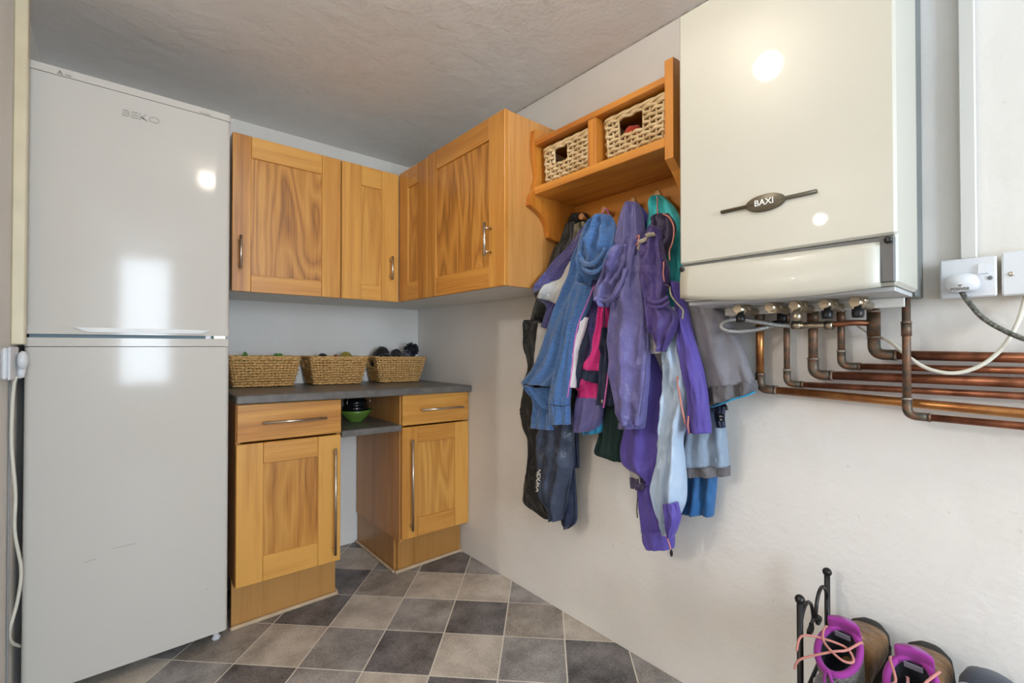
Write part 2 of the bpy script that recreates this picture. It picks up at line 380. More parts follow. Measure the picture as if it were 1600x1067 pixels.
# ------------------------------------------------------------------ lamps
def bulb(parent, name, loc, energy, r, col=(1, .89, .73)):
    pl_ = bpy.data.lights.new(name, 'POINT'); pl_.energy = energy; pl_.color = col; pl_.shadow_soft_size = r
    po = bpy.data.objects.new(name, pl_); COL.objects.link(po); po.parent = parent; po.location = Vector(loc)-wpos(parent)
def ceiling_lamp(label, L, energy):
    lt = thing('ceiling_lamp', label, 'lamp', (L[0], L[1], ZC))
    part('ceiling_rose', MB().lathe((L[0], L[1], ZC), [(.045, -.001), (.045, -.012), (.02, -.016)], 20), PLAST, lt)
    part('bulb_holder', MB().lathe((L[0], L[1], ZC-.02), [(.016, .004), (.018, -.014), (.014, -.016)], 16), PLAST, lt); bulb(lt, 'ceiling_lamp_light_offscreen', L, energy, .05)
ceiling_lamp('bare ceiling lamp in front of the boiler and cabinets', LAMP_A, E_A)
hl = thing('pendant_lamp', 'bare pendant lamp hanging in the hall beyond the doorway', 'lamp', (LAMP_B[0], LAMP_B[1], 2.5))
part('flex', MB().tube([(LAMP_B[0], LAMP_B[1], 2.5), (LAMP_B[0], LAMP_B[1], 2.34)], .004), PLAST, hl)
part('bulb_holder', MB().lathe((LAMP_B[0], LAMP_B[1], 2.31), [(.018, 0), (.02, .03), (.008, .035)], 12), PLAST, hl); bulb(hl, 'hall_lamp_light_offscreen', LAMP_B, E_B, .045, (1, .95, .88))

# ------------------------------------------------------------------ refrigerator
fr = thing('fridge_freezer', 'tall white fridge freezer with two doors beside the oak base cabinet', 'refrigerator', (.05, 2.25, 0))
FX0, FX1, FY = -.217, .315, 2.0
part('body', MB().box((FX0+.004, FY+.055, .03), (FX1-.004, 2.53, 1.958), .004), WHITE2, fr)
def fdoor(z0, z1, name):
    m = MB(); rg = []; n = 14      # slightly bowed front with rounded edges
    rad = .014
    prof = []
    for i in range(n+1):
        x = lerp(FX0+rad, FX1-rad, i/n); u = (i/n-.5)*2; prof.append((x, FY+.0015*u*u))
    arcL = [(FX0+rad-rad*math.sin(a), FY+.0015+rad-rad*math.cos(a)) for a in [R(90)*k/5 for k in range(5, 0, -1)]]
    arcR = [(FX1-rad+rad*math.sin(a), FY+.0015+rad-rad*math.cos(a)) for a in [R(90)*k/5 for k in range(1, 6)]]
    pl2 = arcL+prof+arcR+[(FX1, FY+.05), (FX0, FY+.05)]
    rg = [[Vector((x, y, z)) for x, y in pl2] for z in (z0, z0+.0005, z1-.0005, z1)]
    m.rings(rg); return part(name, m, WHITE, fr)
fz = fdoor(1.143, 1.943, 'freezer_door'); fd = fdoor(.045, 1.098, 'fridge_door')
def strip(z0, z1, parent, name='trim_strip', mat=None):
    m = MB(); k = 12; rad = .012; lo = []
    pr = [(FX0-.001, FY+.03)]+[(FX0-.001+rad-rad*math.cos(a), FY-.0015+rad-rad*math.sin(a)) for a in [R(90)*i/5 for i in range(6)]]
    pr += [(lerp(FX0+rad, FX1-rad, i/k), FY-.003+.0015*((i/k-.5)*2)**2) for i in range(1, k)]
    pr += [(FX1+.001-rad+rad*math.sin(a), FY-.0015+rad-rad*math.cos(a)) for a in [R(90)*i/5 for i in range(6)]]+[(FX1+.001, FY+.03)]
    m.rings([[Vector((x, y, z)) for x, y in pr] for z in (z0, z1)], smooth=False); return part(name, m, mat or WHITE, parent)
strip(1.9445, 1.968, fz, 'top_cap'); strip(1.138, 1.166, fz, 'handle_strip'); strip(1.100, 1.127, fd, 'handle_strip')
m = MB(); m.prism([(-.11, 1.1605), (.255, 1.1585), (.225, 1.1455), (-.075, 1.1455)], 1, FY-.0085, FY-.001); part('grip_lip', m, WHITE2, fz)
part('seal', MB().box((FX0+.01, FY+.012, 1.1272), (FX1-.01, FY+.05, 1.138), .001), plain('seal_grey', srgb(104, 128, 138), .5), fr)
part('hinge', MB().box((FX1-.05, FY+.003, 1.127), (FX1-.012, FY+.03, 1.139), .001), BRASS, fr)
part('hinge', MB().box((FX1-.075, FY+.004, 1.127), (FX1-.058, FY+.02, 1.139), .001), PLAST, fr)
for x in (FX0+.04, FX1-.03): part('foot', MB().lathe((x, FY+.05, 0), [(.014, 0), (.016, .008), (.010, .012), (.010, .045)], 12), PLAST, fr)
tx = lambda px, py: at(px, py, 1, FY-.001)
P = tx(221, 183); text_part('brand_lettering', 'BEKO', .030, LOGO, fz, frame((P.x, FY-.0012, P.z), (1, 0, 0), (0, 0, 1)), .0012, .0002, 1.35)
P = tx(221, 183); text_part('brand_lettering', 'BEKO', .030, WHITE2, fz, frame((P.x+.0006, FY-.0028, P.z-.0006), (1, 0, 0), (0, 0, 1)), .0006, -.0011, 1.35)
P = tx(94, 113); text_part('print', 'A', .019, GREYP, fz, frame((P.x, FY-.0032, P.z-.002), (1, 0, 0), (0, 0, 1)), .0003)
P = tx(106, 117); text_part('print', 'class', .0075, GREYP, fz, frame((P.x+.001, FY-.0032, P.z-.002), (1, 0, 0), (0, 0, 1)), .0003)
P = tx(320, 178); text_part('print', 'Frost Free', .0072, GREYP, fz, frame((P.x, FY-.0032, P.z), (1, 0, 0), (0, 0, 1)), .0003)
# scuffs on the lower door
SC = plain('scuff_mark', srgb(150, 146, 140), .7)
for a, b in (((131, 879), (150, 873)), ((176, 857), (212, 849)), ((322, 921), (326, 919))):
    A, B = at(*a, 1, FY), at(*b, 1, FY); part('scuff', MB().tube([A+Vector((0, -.0002, 0)), B+Vector((0, -.0002, 0))], .0006, 5), SC, fd)

# ------------------------------------------------------------------ cabinets
def bar_handle(p0, p1, out, r=.0055, stand=.03, inset=.018):
    p0, p1, out = Vector(p0), Vector(p1), Vector(out); d = (p1-p0).normalized(); m = MB()
    m.tube([p0+out*stand, p1+out*stand], r, 10)
    for q in (p0+d*inset, p1-d*inset): m.tube([q, q+out*stand], r*.8, 8)
    return m
def panel_door(name, cab, ax, f, u0, u1, z0, z1, sl, sr, rt, rb, handle=None, th=.02, tilt=None, hlen=None):
    """framed door. ax: axis of the face normal (faces minus ax); f: front coordinate; u: other axis"""
    u = 1-ax
    def bx(a0, a1, b0, b1, d0, d1, c=.0018):
        p, q = [0]*3, [0]*3; p[ax], q[ax] = f+d0, f+d1; p[u], q[u] = a0, a1; p[2], q[2] = b0, b1
        m_ = MB().box(p, q, c); return m_.map(tilt) if tilt else m_
    d = part(name, bx(u0+sl-.006, u1-sr+.006, z0+rb-.006, z1-rt+.006, .008, .016), OAKP[2], cab)
    part('stile', bx(u0, u0+sl-.0004, z0, z1, 0, th), OAK[2], d); part('stile', bx(u1-sr+.0004, u1, z0, z1, 0, th), OAK[2], d)
    part('rail', bx(u0+sl+.0004, u1-sr-.0004, z1-rt, z1, .0006, th), OAK[u], d); part('rail', bx(u0+sl+.0004, u1-sr-.0004, z0, z0+rb, .0006, th), OAK[u], d)
    if handle:
        (a, b), (c, e) = handle; p, q, o = [0]*3, [0]*3, [0]*3; p[ax] = q[ax] = f; p[u], p[2], q[u], q[2] = a, b, c, e; o[ax] = -1
        h = bar_handle(p, q, o); part('handle', h.map(tilt) if tilt else h, CHROME, d, 'brushed steel bar handle')
    return d
tl = lambda v: Vector((v[0], v[1], v[2]-.018*(v[0]-.87)*min(max(v[2]/.15, 0), 1)))
def B_(a, b, c=.0015): return MB().box(a, b, c).map(tl)
DF = 2.0                     # face of the base doors
ZT = .87
cl = thing('base_cabinet', 'oak base cabinet with one drawer over a wide door, beside the white fridge', 'cabinet', (.54, 2.28, 0))
part('side_panel', B_((.340, DF+.021, .17), (.357, 2.54, ZT), .001), LAMI, cl); part('side_panel', B_((.721, DF+.021, .17), (.738, 2.54, ZT), .001), LAMI, cl)
part('back_panel', B_((.357, 2.52, .17), (.721, 2.53, ZT), 0), LAMI, cl); part('bottom_panel', B_((.357, DF+.03, .17), (.721, 2.52, .186), 0), LAMI, cl)
part('plinth', B_((.338, 2.075, 0), (.738, 2.093, .178), .001), LAMX, cl); part('plinth_side', B_((.72, 2.094, 0), (.738, 2.54, .178), .001), LAMX, cl)
part('beading', B_((.333, 2.058, 0), (.747, 2.0745, .014), .004), BEAD, cl); part('beading', B_((.7385, 2.0755, 0), (.752, 2.54, .014), .004), BEAD, cl)
dr = part('drawer', B_((.342, DF, .724), (.735, DF+.02, .868), .002), OAK[0], cl)
part('handle', bar_handle((.424, DF, .796), (.664, DF, .796), (0, -1, 0)).map(tl), CHROME, dr, 'brushed steel bar handle')
panel_door('door', cl, 1, DF, .340, .733, .176, .716, .092, .094, .082, .098, ((.702, .214), (.702, .664)), tilt=tl)
cr = thing('base_cabinet', 'oak base cabinet with narrow door and drawer, against the white plaster wall', 'cabinet', (1.22, 2.28, 0))
part('side_panel', B_((1.021, DF+.021, .17), (1.038, 2.54, ZT), .001), LAMI, cr); part('side_panel', B_((1.388, DF+.021, .17), (1.405, 2.54, ZT), .001), LAMI, cr)
part('back_panel', B_((1.038, 2.52, .17), (1.388, 2.53, ZT), 0), LAMI, cr); part('bottom_panel', B_((1.038, DF+.03, .17), (1.388, 2.52, .186), 0), LAMI, cr)
part('plinth', B_((1.040, 2.075, 0), (1.405, 2.093, .178), .001), LAMX, cr); part('plinth_side', B_((1.028, 2.094, 0), (1.045, 2.54, .178), .001), LAMX, cr)
part('beading', B_((1.022, 2.058, 0), (1.408, 2.0745, .014), .004), BEAD, cr); part('beading', B_((1.014, 2.0755, 0), (1.0275, 2.54, .014), .004), BEAD, cr)
dr = part('drawer', B_((1.026, DF, .724), (1.407, DF+.02, .872), .002), OAK[0], cr)
part('handle', bar_handle((1.114, DF, .797), (1.357, DF, .797), (0, -1, 0)).map(tl), CHROME, dr, 'brushed steel bar handle')
panel_door('door', cr, 1, DF, 1.024, 1.407, .184, .716, .086, .086, .08, .088, ((1.066, .228), (1.066, .66)), tilt=tl)
m = B_((.335, 1.972, .872), (1.409, 2.545, .905), .004)
tag(part('worktop', m, TOPM), 'dark slate-grey laminate worktop across both oak base cabinets', 'worktop')
m = B_((.739, 1.998, .702), (1.0205, 2.50, .730), .002)
tag(part('open_shelf', m, TOPM), 'dark slate-grey shelf between the two oak base cabinets', 'shelf')

ZU0, ZU1 = 1.318, 1.948
YU, XU = 2.08, 1.045
cu_ = thing('wall_cabinet', 'oak wall cabinet with wide door, hung beside the fridge', 'cabinet', (.55, 2.32, ZU0))
part('carcass', MB().box((.336, YU+.021, ZU0+.006), (.762, 2.545, ZU1), .001), MELA, cu_)
panel_door('door', cu_, 1, YU, .334, .759, ZU0, ZU1-.004, .066, .082, .086, .07, ((.360, 1.405), (.360, 1.535)))
cu_ = thing('wall_cabinet', 'oak wall cabinet with narrow door, in the corner over the worktop', 'cabinet', (.92, 2.32, ZU0))
part('carcass', MB().box((.764, YU+.021, ZU0+.006), (1.066, 2.545, ZU1), .001), MELA, cu_)
panel_door('door', cu_, 1, YU, .763, 1.043, ZU0, ZU1-.004, .092, .088, .092, .07, ((.997, 1.42), (.997, 1.532)))
cu_ = thing('wall_cabinet', 'slim oak corner wall cabinet without a handle', 'cabinet', (1.24, 2.1, ZU0))
part('carcass', MB().box((1.068, 1.809, ZU0+.006), (1.405, 2.545, ZU1), .001), MELA, cu_)
panel_door('door', cu_, 0, XU, 1.808, 2.078, ZU0, ZU1, .088, .086, .09, .085)
cu_ = thing('wall_cabinet', 'oak wall cabinet with wide door next to the coat shelf', 'cabinet', (1.24, 1.53, ZU0))
part('carcass', MB().box((1.066, 1.281, ZU0+.006), (1.405, 1.806, ZU1), .001), MELA, cu_)
part('end_panel', MB().box((1.064, 1.264, ZU0), (1.408, 1.280, ZU1+.004), .001), LAMI, cu_)
panel_door('door', cu_, 0, XU, 1.264, 1.804, ZU0, ZU1+.006, .094, .07, .083, .082, ((1.344, 1.43), (1.344, 1.553)))

# ------------------------------------------------------------------ woven baskets
def weave(wb, db, wt, dt, H, rows, r, sp, amp, hole=None, seed=1):
    """basket around the origin, long side faces -y; hole = (side, u0, u1, row0, row1)"""
    rnd = random.Random(seed); n_u, n_v = max(4, round(wt/sp)), max(3, round(dt/sp)); rc = .012
    M_ = {'weave': MB(), 'rim': MB(), 'base': MB()}
    def pos(side, k, n, f):
        w, d = lerp(wb, wt, f)/2, lerp(db, dt, f)/2; u = (k+.5)/n*2-1
        if side == 0: return Vector((u*w, -d, 0)), Vector((0, -1, 0)), u
        if side == 1: return Vector((w, u*d, 0)), Vector((1, 0, 0)), u
        if side == 2: return Vector((-u*w, d, 0)), Vector((0, 1, 0)), u
        return Vector((-w, -u*d, 0)), Vector((-1, 0, 0)), u
    seq = [(s_, k, (n_u, n_v, n_u, n_v)[s_]) for s_ in range(4) for k in range((n_u, n_v, n_u, n_v)[s_])]
    for i in range(rows):
        f = (i+.6)/rows; z = H*f; runs = [[]]
        for j, (s_, k, n) in enumerate(seq):
            p, nr, u = pos(s_, k, n, f)
            if hole and s_ == hole[0] and hole[1] < u < hole[2] and hole[3] <= i <= hole[4]:
                if runs[-1]: runs.append([])
                continue
            o = amp*(1 if (i+j) % 2 else -1)
            q = p+nr*(o+rnd.uniform(-.0007, .0007)); q.z = z+rnd.uniform(-1, 1)*r*.22; runs[-1].append(q)
        runs = [q for q in runs if len(q) > 1]
        if len(runs) == 1 and len(runs[0]) == len(seq): M_['weave'].tube(smooth_path(runs[0]+[runs[0][0]], 2)[:-1], r, 6, closed=True)
        else:
            if len(runs) == 2: runs = [runs[1]+runs[0]]
            for q in runs: M_['weave'].tube(smooth_path(q, 2), r, 6)
    for j, (s_, k, n) in enumerate(seq):
        a, nr, u = pos(s_, k, n, 0); b, _, _ = pos(s_, k, n, 1)
        if hole and s_ == hole[0] and hole[1] < u < hole[2]:
            zz = H*hole[3]/rows; q = a.lerp(b, hole[3]/rows); M_['weave'].tube([(a.x, a.y, .004), (q.x, q.y, zz)], r*.7, 5)
        else: M_['weave'].tube([(a.x, a.y, .004), (b.x, b.y, H)], r*.7, 5)
    for st in range(3):
        pts = []
        for j, (s_, k, n) in enumerate(seq):
            p, nr, u = pos(s_, k, n, 1); ph = j*1.05+st*2.094
            q = p+nr*(math.cos(ph)*r*.85); q.z = H+r*.7+math.sin(ph)*r*.85; pts.append(q)
        M_['rim'].tube(smooth_path(pts+[pts[0]], 2)[:-1], r*.9, 6, closed=True)
        if st < 2:
            pts = []
            for j, (s_, k, n) in enumerate(seq):
                p, nr, u = pos(s_, k, n, .02); ph = j*1.05+st*3.14
                q = p+nr*(math.cos(ph)*r*.6); q.z = r*1.5+math.sin(ph)*r*.6; pts.append(q)
            M_['rim'].tube(smooth_path(pts+[pts[0]], 2)[:-1], r*.8, 6, closed=True)
    M_['base'].box((-wb/2+r, -db/2+r, .002), (wb/2-r, db/2-r, .008), .001)
    w0, d0, w1, d1 = wb/2-amp-r*1.6, db/2-amp-r*1.6, wt/2-amp-r*1.6, dt/2-amp-r*1.6
    return M_, (w0, d0, w1, d1)
def basket(name, label, cat, c, rot, dims, mats, group, hole=None, seed=1):
    M_, (w0, d0, w1, d1) = weave(*dims, hole=hole, seed=seed); H = dims[4]
    T = Matrix.Translation(c) @ rot.to_4x4()
    o = thing(name, label, cat, c, group)
    for k in ('weave', 'rim', 'base'): part(k, M_[k].map(lambda v: T @ v), mats[0], o)
    return o
zw = lambda x: .905-.018*(x-.87)+.001
tiltm = Matrix.Rotation(R(1.03), 3, 'Y')
def wb_(label, x, y, wb, db, wt, dt, rz, hole, seed):
    return basket('storage_basket', label, 'basket', (x, y, zw(x)), Matrix.Rotation(R(rz), 3, 'Z') @ tiltm, (wb, db, wt, dt, .132, 11, .0052, .0175, .0048), (SEAG, DARKIN), 'seagrass baskets on the worktop', hole, seed)
wb_('seagrass basket with green items on the worktop, beside the fridge', .515, 2.432, .240, .15, .290, .20, -1, None, 1)
wb_('middle seagrass basket on the worktop, holding black and olive items', .853, 2.43, .225, .16, .282, .205, -2, (3, -.45, .35, 7, 9), 2)
wb_('seagrass basket holding woolly hats on the worktop, by the corner', 1.198, 2.43, .22, .15, .285, .195, -3, (3, -.45, .35, 7, 9), 3)
# things in the baskets
KG = fabric('green_cloth', srgb(86, 140, 62), .8); KB = fabric('black_knit', srgb(26, 26, 28), .95, .9, 160); KO = fabric('olive_knit', srgb(150, 136, 58), .9, .8, 150)
KM = fabric('marl_knit', srgb(128, 130, 136), .95, 1, 150, weave=120, col2=srgb(24, 26, 34)); KN = fabric('navy_wool', srgb(18, 20, 34), 1, 1, 200); KR = fabric('brown_wool', srgb(140, 80, 48), .9, .8, 150)
def blob(name, label, cat, c, r, mat, seed, grp=None, jit=.5):
    return tag(part(name, MB().ball(c, *r, n=24, m=14, jit=jit, seed=seed), mat), label, cat, grp)
z0 = zw(.5)
blob('green_glove', 'small green glove end showing at the fridge side of the first basket', 'glove', (.442, 2.42, z0+.090), (.028, .035, .068), KG, 1, jit=.15)
blob('green_glove', 'flat green cloth piece showing at the far end of the first basket', 'glove', (.585, 2.42, z0+.090), (.030, .035, .068), KG, 2, jit=.15)
z0 = zw(.85)
blob('knitted_glove', 'black knitted glove lying in the middle seagrass basket', 'glove', (.790, 2.42, z0+.084), (.046, .05, .074), KB, 3, jit=.15)
blob('bobble', 'small brown wool bobble in the middle seagrass basket', 'bobble', (.852, 2.40, z0+.139), (.0135, .0135, .0135), KR, 4, jit=.1)
blob('knitted_hat', 'olive knitted hat lying in the middle seagrass basket', 'hat', (.912, 2.42, z0+.086), (.042, .045, .076), KO, 5, jit=.15)
z0 = zw(1.2)
h = thing('knitted_hat', 'black knitted hat heaped at the hole end of the corner basket', 'hat', (1.11, 2.43, z0+.10))
part('crown', MB().ball((1.120, 2.44, z0+.106), .049, .05, .097, 24, 14, .2, 6), KB, h); part('cuff', MB().ball((1.120, 2.405, z0+.128), .044, .04, .036, 24, 12, .25, 9), KB, h)
blob('wool_scarf', 'bundled charcoal wool scarf in the corner basket between the hats', 'scarf', (1.199, 2.42, z0+.092), (.038, .052, .088), fabric('charcoal_wool', srgb(40, 40, 42), 1, 1, 170), 7, jit=.2)
h = thing('bobble_hat', 'grey marl bobble hat with navy pompom in the corner basket', 'hat', (1.24, 2.42, z0+.10))
part('crown', MB().ball((1.266, 2.42, z0+.096), .040, .05, .088, 24, 14, .2, 8), KM, h)
m = MB(); rnd = random.Random(4); pc = Vector((1.285, 2.40, z0+.180)); m.ball(pc, .026, n=12, m=8)
for i in range(260):
    d = Vector((rnd.gauss(0, 1), rnd.gauss(0, 1), rnd.gauss(0, 1))).normalized(); L0 = rnd.uniform(.034, .046); e = d.orthogonal().normalized()*.0035
    m.tube([pc+d*.018, pc+d*L0+e*rnd.uniform(-1, 1)], [.0042, .0028], 4)
part('pompom', m, KN, h)

# green bowl and dark pan on the open shelf
bc = Vector((.893, 2.235, .7305-.018*(.893-.87)))
m = MB().lathe(bc, [(.001, .0), (.034, 0), (.036, .005), (.057, .022), (.074, .046), (.079, .058), (.076, .058), (.070, .046), (.05, .024), (.03, .012), (.001, .01)], 32)
tag(part('bowl', m, GREEN), 'glazed green bowl with a pouring lip on the dark shelf', 'bowl')
po = thing('storage_jar', 'glossy black ribbed pot with wire handles stacked in the green bowl', 'pot', bc+Vector((-.003, 0, .03)))
pc = bc+Vector((-.003, 0, .0))
part('body', MB().lathe(pc, [(.001, .032), (.04, .032), (.06, .052), (.064, .07), (.062, .076), (.056, .078), (.056, .088), (.059, .09), (.058, .104), (.05, .106), (.05, .118), (.03, .124), (.001, .124)], 32), BLKG, po)
for s_ in (-1, 1): part('handle', MB().tube([pc+Vector((s_*.050, -.036, .078)), pc+Vector((s_*.058, -.044, .098)), pc+Vector((s_*.052, -.04, .118))], .0022, 6), CHROME, po)

# ------------------------------------------------------------------ coat shelf on the right wall
SX = 1.17
sh = thing('coat_shelf', 'orange pine wall shelf with two cubbyholes above a row of coat pegs', 'shelf', (1.3, .97, 1.5))
def side(y0, y1, name, front=SX):
    pts = [(1.405, 1.47), (1.405, 1.905), (front+.06, 1.912), (front+.012, 1.912), (front, 1.905), (front-.004, 1.86), (front, 1.80), (front+.014, 1.74), (front-.002, 1.68), (front-.02, 1.655), (front-.025, 1.622)]
    for i in range(1, 9):
        a = R(90)*i/8; pts.append((front-.025+.092*math.sin(a)*.97+.012*i/8, 1.622-.006-.100*(1-math.cos(a))))
    pts += [(1.275, 1.508), (1.335, 1.503)]
    m = MB().prism(pts, 1, y0, y1); return part(name, m, PINE[2], sh)
side(1.240, 1.262, 'side_panel')
m = MB().prism([(1.405, 1.47), (1.405, 1.905), (SX+.02, 1.908), (SX-.004, 1.905), (SX-.004, 1.625), (SX+.03, 1.60), (SX+.08, 1.55), (SX+.1, 1.503), (1.335, 1.503)], 1, .676, .702); part('side_panel', m, PINE[2], sh)
part('top_board', MB().box((SX, .7025, 1.846), (1.395, 1.2395, 1.866), .002), PINE[1], sh)
part('bottom_board', MB().box((SX-.004, .7025, 1.662), (1.395, 1.2395, 1.690), .002), PINE[1], sh)
part('divider', MB().box((SX+.002, .954, 1.6905), (1.39, .988, 1.8455), .002), PINE[2], sh)
part('back_board', MB().box((1.3955, .7025, 1.662), (1.406, 1.2395, 1.87), .001), PINE[1], sh)
part('peg_rail', MB().box((1.388, .7025, 1.515), (1.406, 1.2395, 1.6615), .002), PINE[1], sh)
PEG = [(908, 338), (943, 327), (988, 314), (1027, 303)]; pegw = []
for px, py in PEG:
    P = at(px, py, 0, 1.335); pegw.append(P)
    m = MB().lathe((0, 0, 0), [(.007, .0), (.007, .035), (.009, .045), (.0125, .052), (.0125, .060), (.010, .063)], 16, 0)
    m.map(lambda v: Vector((1.395-v.x, P.y+v.y, P.z-.012+v.z+v.x*.2))); part('peg', m, plain('peg_wood', srgb(222, 168, 112), .45, vary=.2, vscale=40), sh)
rotS = Matrix.Rotation(R(-90), 3, 'Z')
basket('willow_basket', 'willow basket in the cubbyhole next to the oak cabinet', 'basket', (1.29, 1.112, 1.691), rotS, (.212, .17, .226, .18, .132, 9, .0058, .0235, .0055), (WILL, BLACK), 'willow baskets in the coat shelf', (0, -.32, .08, 5, 7), 5)
basket('willow_basket', 'willow basket with a red item showing through its handle hole', 'basket', (1.29, .828, 1.691), rotS, (.212, .17, .228, .18, .134, 9, .0058, .0235, .0055), (WILL, BLACK), 'willow baskets in the coat shelf', (0, -.36, .22, 5, 7), 6)
blob('red_hat', 'red felt item inside the willow basket', 'hat', (1.240, .858, 1.752), (.032, .036, .051), fabric('red_felt', srgb(176, 52, 28), .9), 11, jit=.1)

# ------------------------------------------------------------------ boiler
BX, BY0, BY1, BZ0, BZ1 = 1.11, .186, .627, 1.214, 1.965
BOILS = BOIL
bo = thing('wall_boiler', 'cream wall-hung gas boiler with oval badge above copper pipes', 'boiler', (1.25, .4, BZ0))
part('casing', MB().box((BX+.012, BY0+.001, BZ0+.004), (1.325, BY1-.001, BZ1), .006), BOILS, bo)
part('front_panel', MB().box((BX, BY0, 1.312), (BX+.02, BY1, BZ1), .005), BOIL, bo)
part('back_frame', MB().box((1.3255, BY0+.004, BZ0-.004), (1.409, BY1-.004, BZ1), .002), MGREY, bo)
part('flap_surround', MB().box((BX+.002, BY0+.004, 1.222), (BX+.012, BY1, 1.3105), .002), DGREY, bo)
m = MB(); rg = []
y0, y1 = BY0+.026, BY1-.004
for i in range(17):
    t = i/16; y = lerp(y1, y0, t); sag = .014*(1-(2*t-1)**2); zb_ = 1.225-.0-.010*t-sag; zt_ = 1.3055-.004*t; bl = .010+.012*(1-(2*t-1)**2)
    row = []
    for k in range(9):
        a = k/8; z = lerp(zt_, zb_, a); row.append(Vector((BX+.004-bl*math.sin(a*math.pi*.62+.25), y, z)))
    row += [Vector((BX+.012, y, zb_)), Vector((BX+.012, y, zt_))]
    rg.append(row)
part('control_flap', m.rings(rg), BOIL, bo)
for (px, py) in ((1388, 375), (1066, 421)):
    P = at(px, py, 0, BX); part('screw', MB().lathe((BX-.004, P.y, P.z), [(.001, 0), (.0065, 0), (.0065, .005), (.001, .006)], 14, 0), BLACK, bo)
# badge
a_, b_ = at(1128, 332, 0, BX), at(1277, 300, 0, BX); c_ = at(1196, 317, 0, BX)
m = MB(); ov = []
yy = lambda k, s_: [Vector((BX-h_, c_.y+.042*math.cos(k2)*s2, c_.z+.0195*math.sin(k2)*s2)) for k2 in [2*math.pi*i/32 for i in range(32)] for h_, s2 in [(k, s_)]]
m.rings([yy(0, 1.0), yy(.004, 1.0), yy(.007, .95), yy(.0065, .86), yy(.0075, .8)])
m.tube([(BX-.004, a_.y, c_.z), (BX-.004, b_.y, c_.z)], .0042, 10)
bd = part('badge', m, BADGE, bo, 'bronze oval badge with a bar through it')
text_part('lettering', 'BAXI', .019, LETW, bd, frame((BX-.0095, c_.y, c_.z), (0, -1, 0), (0, 0, 1)), .0006, .0003)
part('bottom_plate', MB().box((1.15, BY0+.01, BZ0-.006), (1.32, BY1-.004, BZ0+.003), .001), plain('boiler_underside', srgb(196, 198, 200), .4), bo)
part('connection_plate', MB().box((1.300, BY0+.02, BZ0-.028), (1.305, BY1-.03, BZ0-.007), .001), MELA, bo)
for px, kn in ((1166, 1), (1215, 0), (1253, 2), (1300, 1), (1347, 1)):
    P = at(px, 466, 0, 1.25)
    m = MB(); m.tube([(1.245, P.y, BZ0-.006), (1.245, P.y, BZ0-.020)], .013, 12); m.tube([(1.205, P.y+.004, BZ0-.018), (1.30, P.y-.002, BZ0-.022)], .0105, 12)
    m.tube([(1.222, P.y+.003, BZ0-.019), (1.236, P.y+.003, BZ0-.0195)], .0145, 6)
    vl = part('valve', m, BRASS, bo, 'plated brass isolation valve')
    if kn: 
        k = MB().lathe((1.215, P.y, BZ0-.052), [(.001, 0), (.010, 0), (.0115, .006), (.0115, .018), (.007, .020), (.006, .03)], 10); part('knob', k, BLACK if kn == 1 else BRASS, vl)

# ------------------------------------------------------------------ copper pipes
def bend(pts, r, n=7):
    out = [Vector(pts[0])]
    for i in range(1, len(pts)-1):
        a, b, c = Vector(pts[i-1]), Vector(pts[i]), Vector(pts[i+1]); d0 = (a-b).normalized(); d1 = (c-b).normalized()
        p, q = b+d0*r, b+d1*r
        for k in range(n+1):
            t = k/n; out.append(p.lerp(b, t).lerp(b.lerp(q, t), t))
    return out+[Vector(pts[-1])]
def pipe(label, px_top, px_el, px_end, r, X, mat, tee=None, vx=None):
    ztop = BZ0-.006; T = at(*px_top, 0, X); Ee = at(*px_el, 0, X); En = at(*px_end, 0, X)
    cor = Vector((X, T.y, Ee.z)); d = (En-cor).normalized(); far = cor + d*((cor.y+.28)/abs(d.y))
    o = thing('copper_pipe', label, 'pipe', cor, 'copper pipes under the boiler')
    eb = .022 if r > .009 else .018
    part('riser', MB().tube([(X, T.y, ztop), (X, T.y, cor.z+eb)], r, 14), VERDI if mat is COPPER else mat, o)
    part('run', MB().tube([cor+d*eb, far], r, 14), mat, o)
    part('elbow', MB().tube(bend([(X, T.y, cor.z+eb+.02), cor, cor+d*(eb+.02)], eb), r*1.16, 14), VERDI, o)
    for q0, q1 in (((X, T.y, cor.z+eb+.017), (X, T.y, cor.z+eb+.022)), (cor+d*(eb+.017), cor+d*(eb+.022))): part('joint_ring', MB().tube([q0, q1], r*1.26, 14), SOLDER, o)
    zc_ = T.z-.024
    part('coupling', MB().tube([(X, T.y, zc_-.016), (X, T.y, zc_+.012)], r*1.2, 14), VERDI, o); part('joint_ring', MB().tube([(X, T.y, zc_+.012), (X, T.y, zc_+.017)], r*1.28, 14), SOLDER, o)
    return o
pipe('thick copper pipe with bright run, the outermost, rising beside the grey coat', (1187, 480), (1198, 608), (1600, 646), .0105, 1.372, COPPERB)
pipe('thin copper pipe second in the row from the coats', (1229, 480), (1240, 600), (1600, 619), .0076, 1.378, COPPER)
pipe('thick copper pipe third in the row from the coats', (1270, 480), (1288, 586), (1600, 598), .0108, 1.372, COPPER)
pipe('thin copper pipe fourth in the row, turning above the thick third one', (1314, 480), (1326, 572), (1600, 579), .0078, 1.378, COPPER)
p5 = pipe('thick green-tarnished copper pipe with a tee for the filling hose', (1365, 480), (1383, 554), (1600, 559), .0108, 1.372, COPPER)
P6 = pipe('copper pipe dropping from the boiler corner in front of the others', (1416, 497), (1428, 650), (1600, 666), .0078, 1.335, COPPER)
T5 = at(1365, 505, 0, 1.372)
part('tee_piece', MB().tube([(1.372, T5.y, T5.z-.03), (1.372, T5.y, T5.z+.03)], .0135, 14), VERDI, p5)
P = at(1302, 507, 0, 1.345)
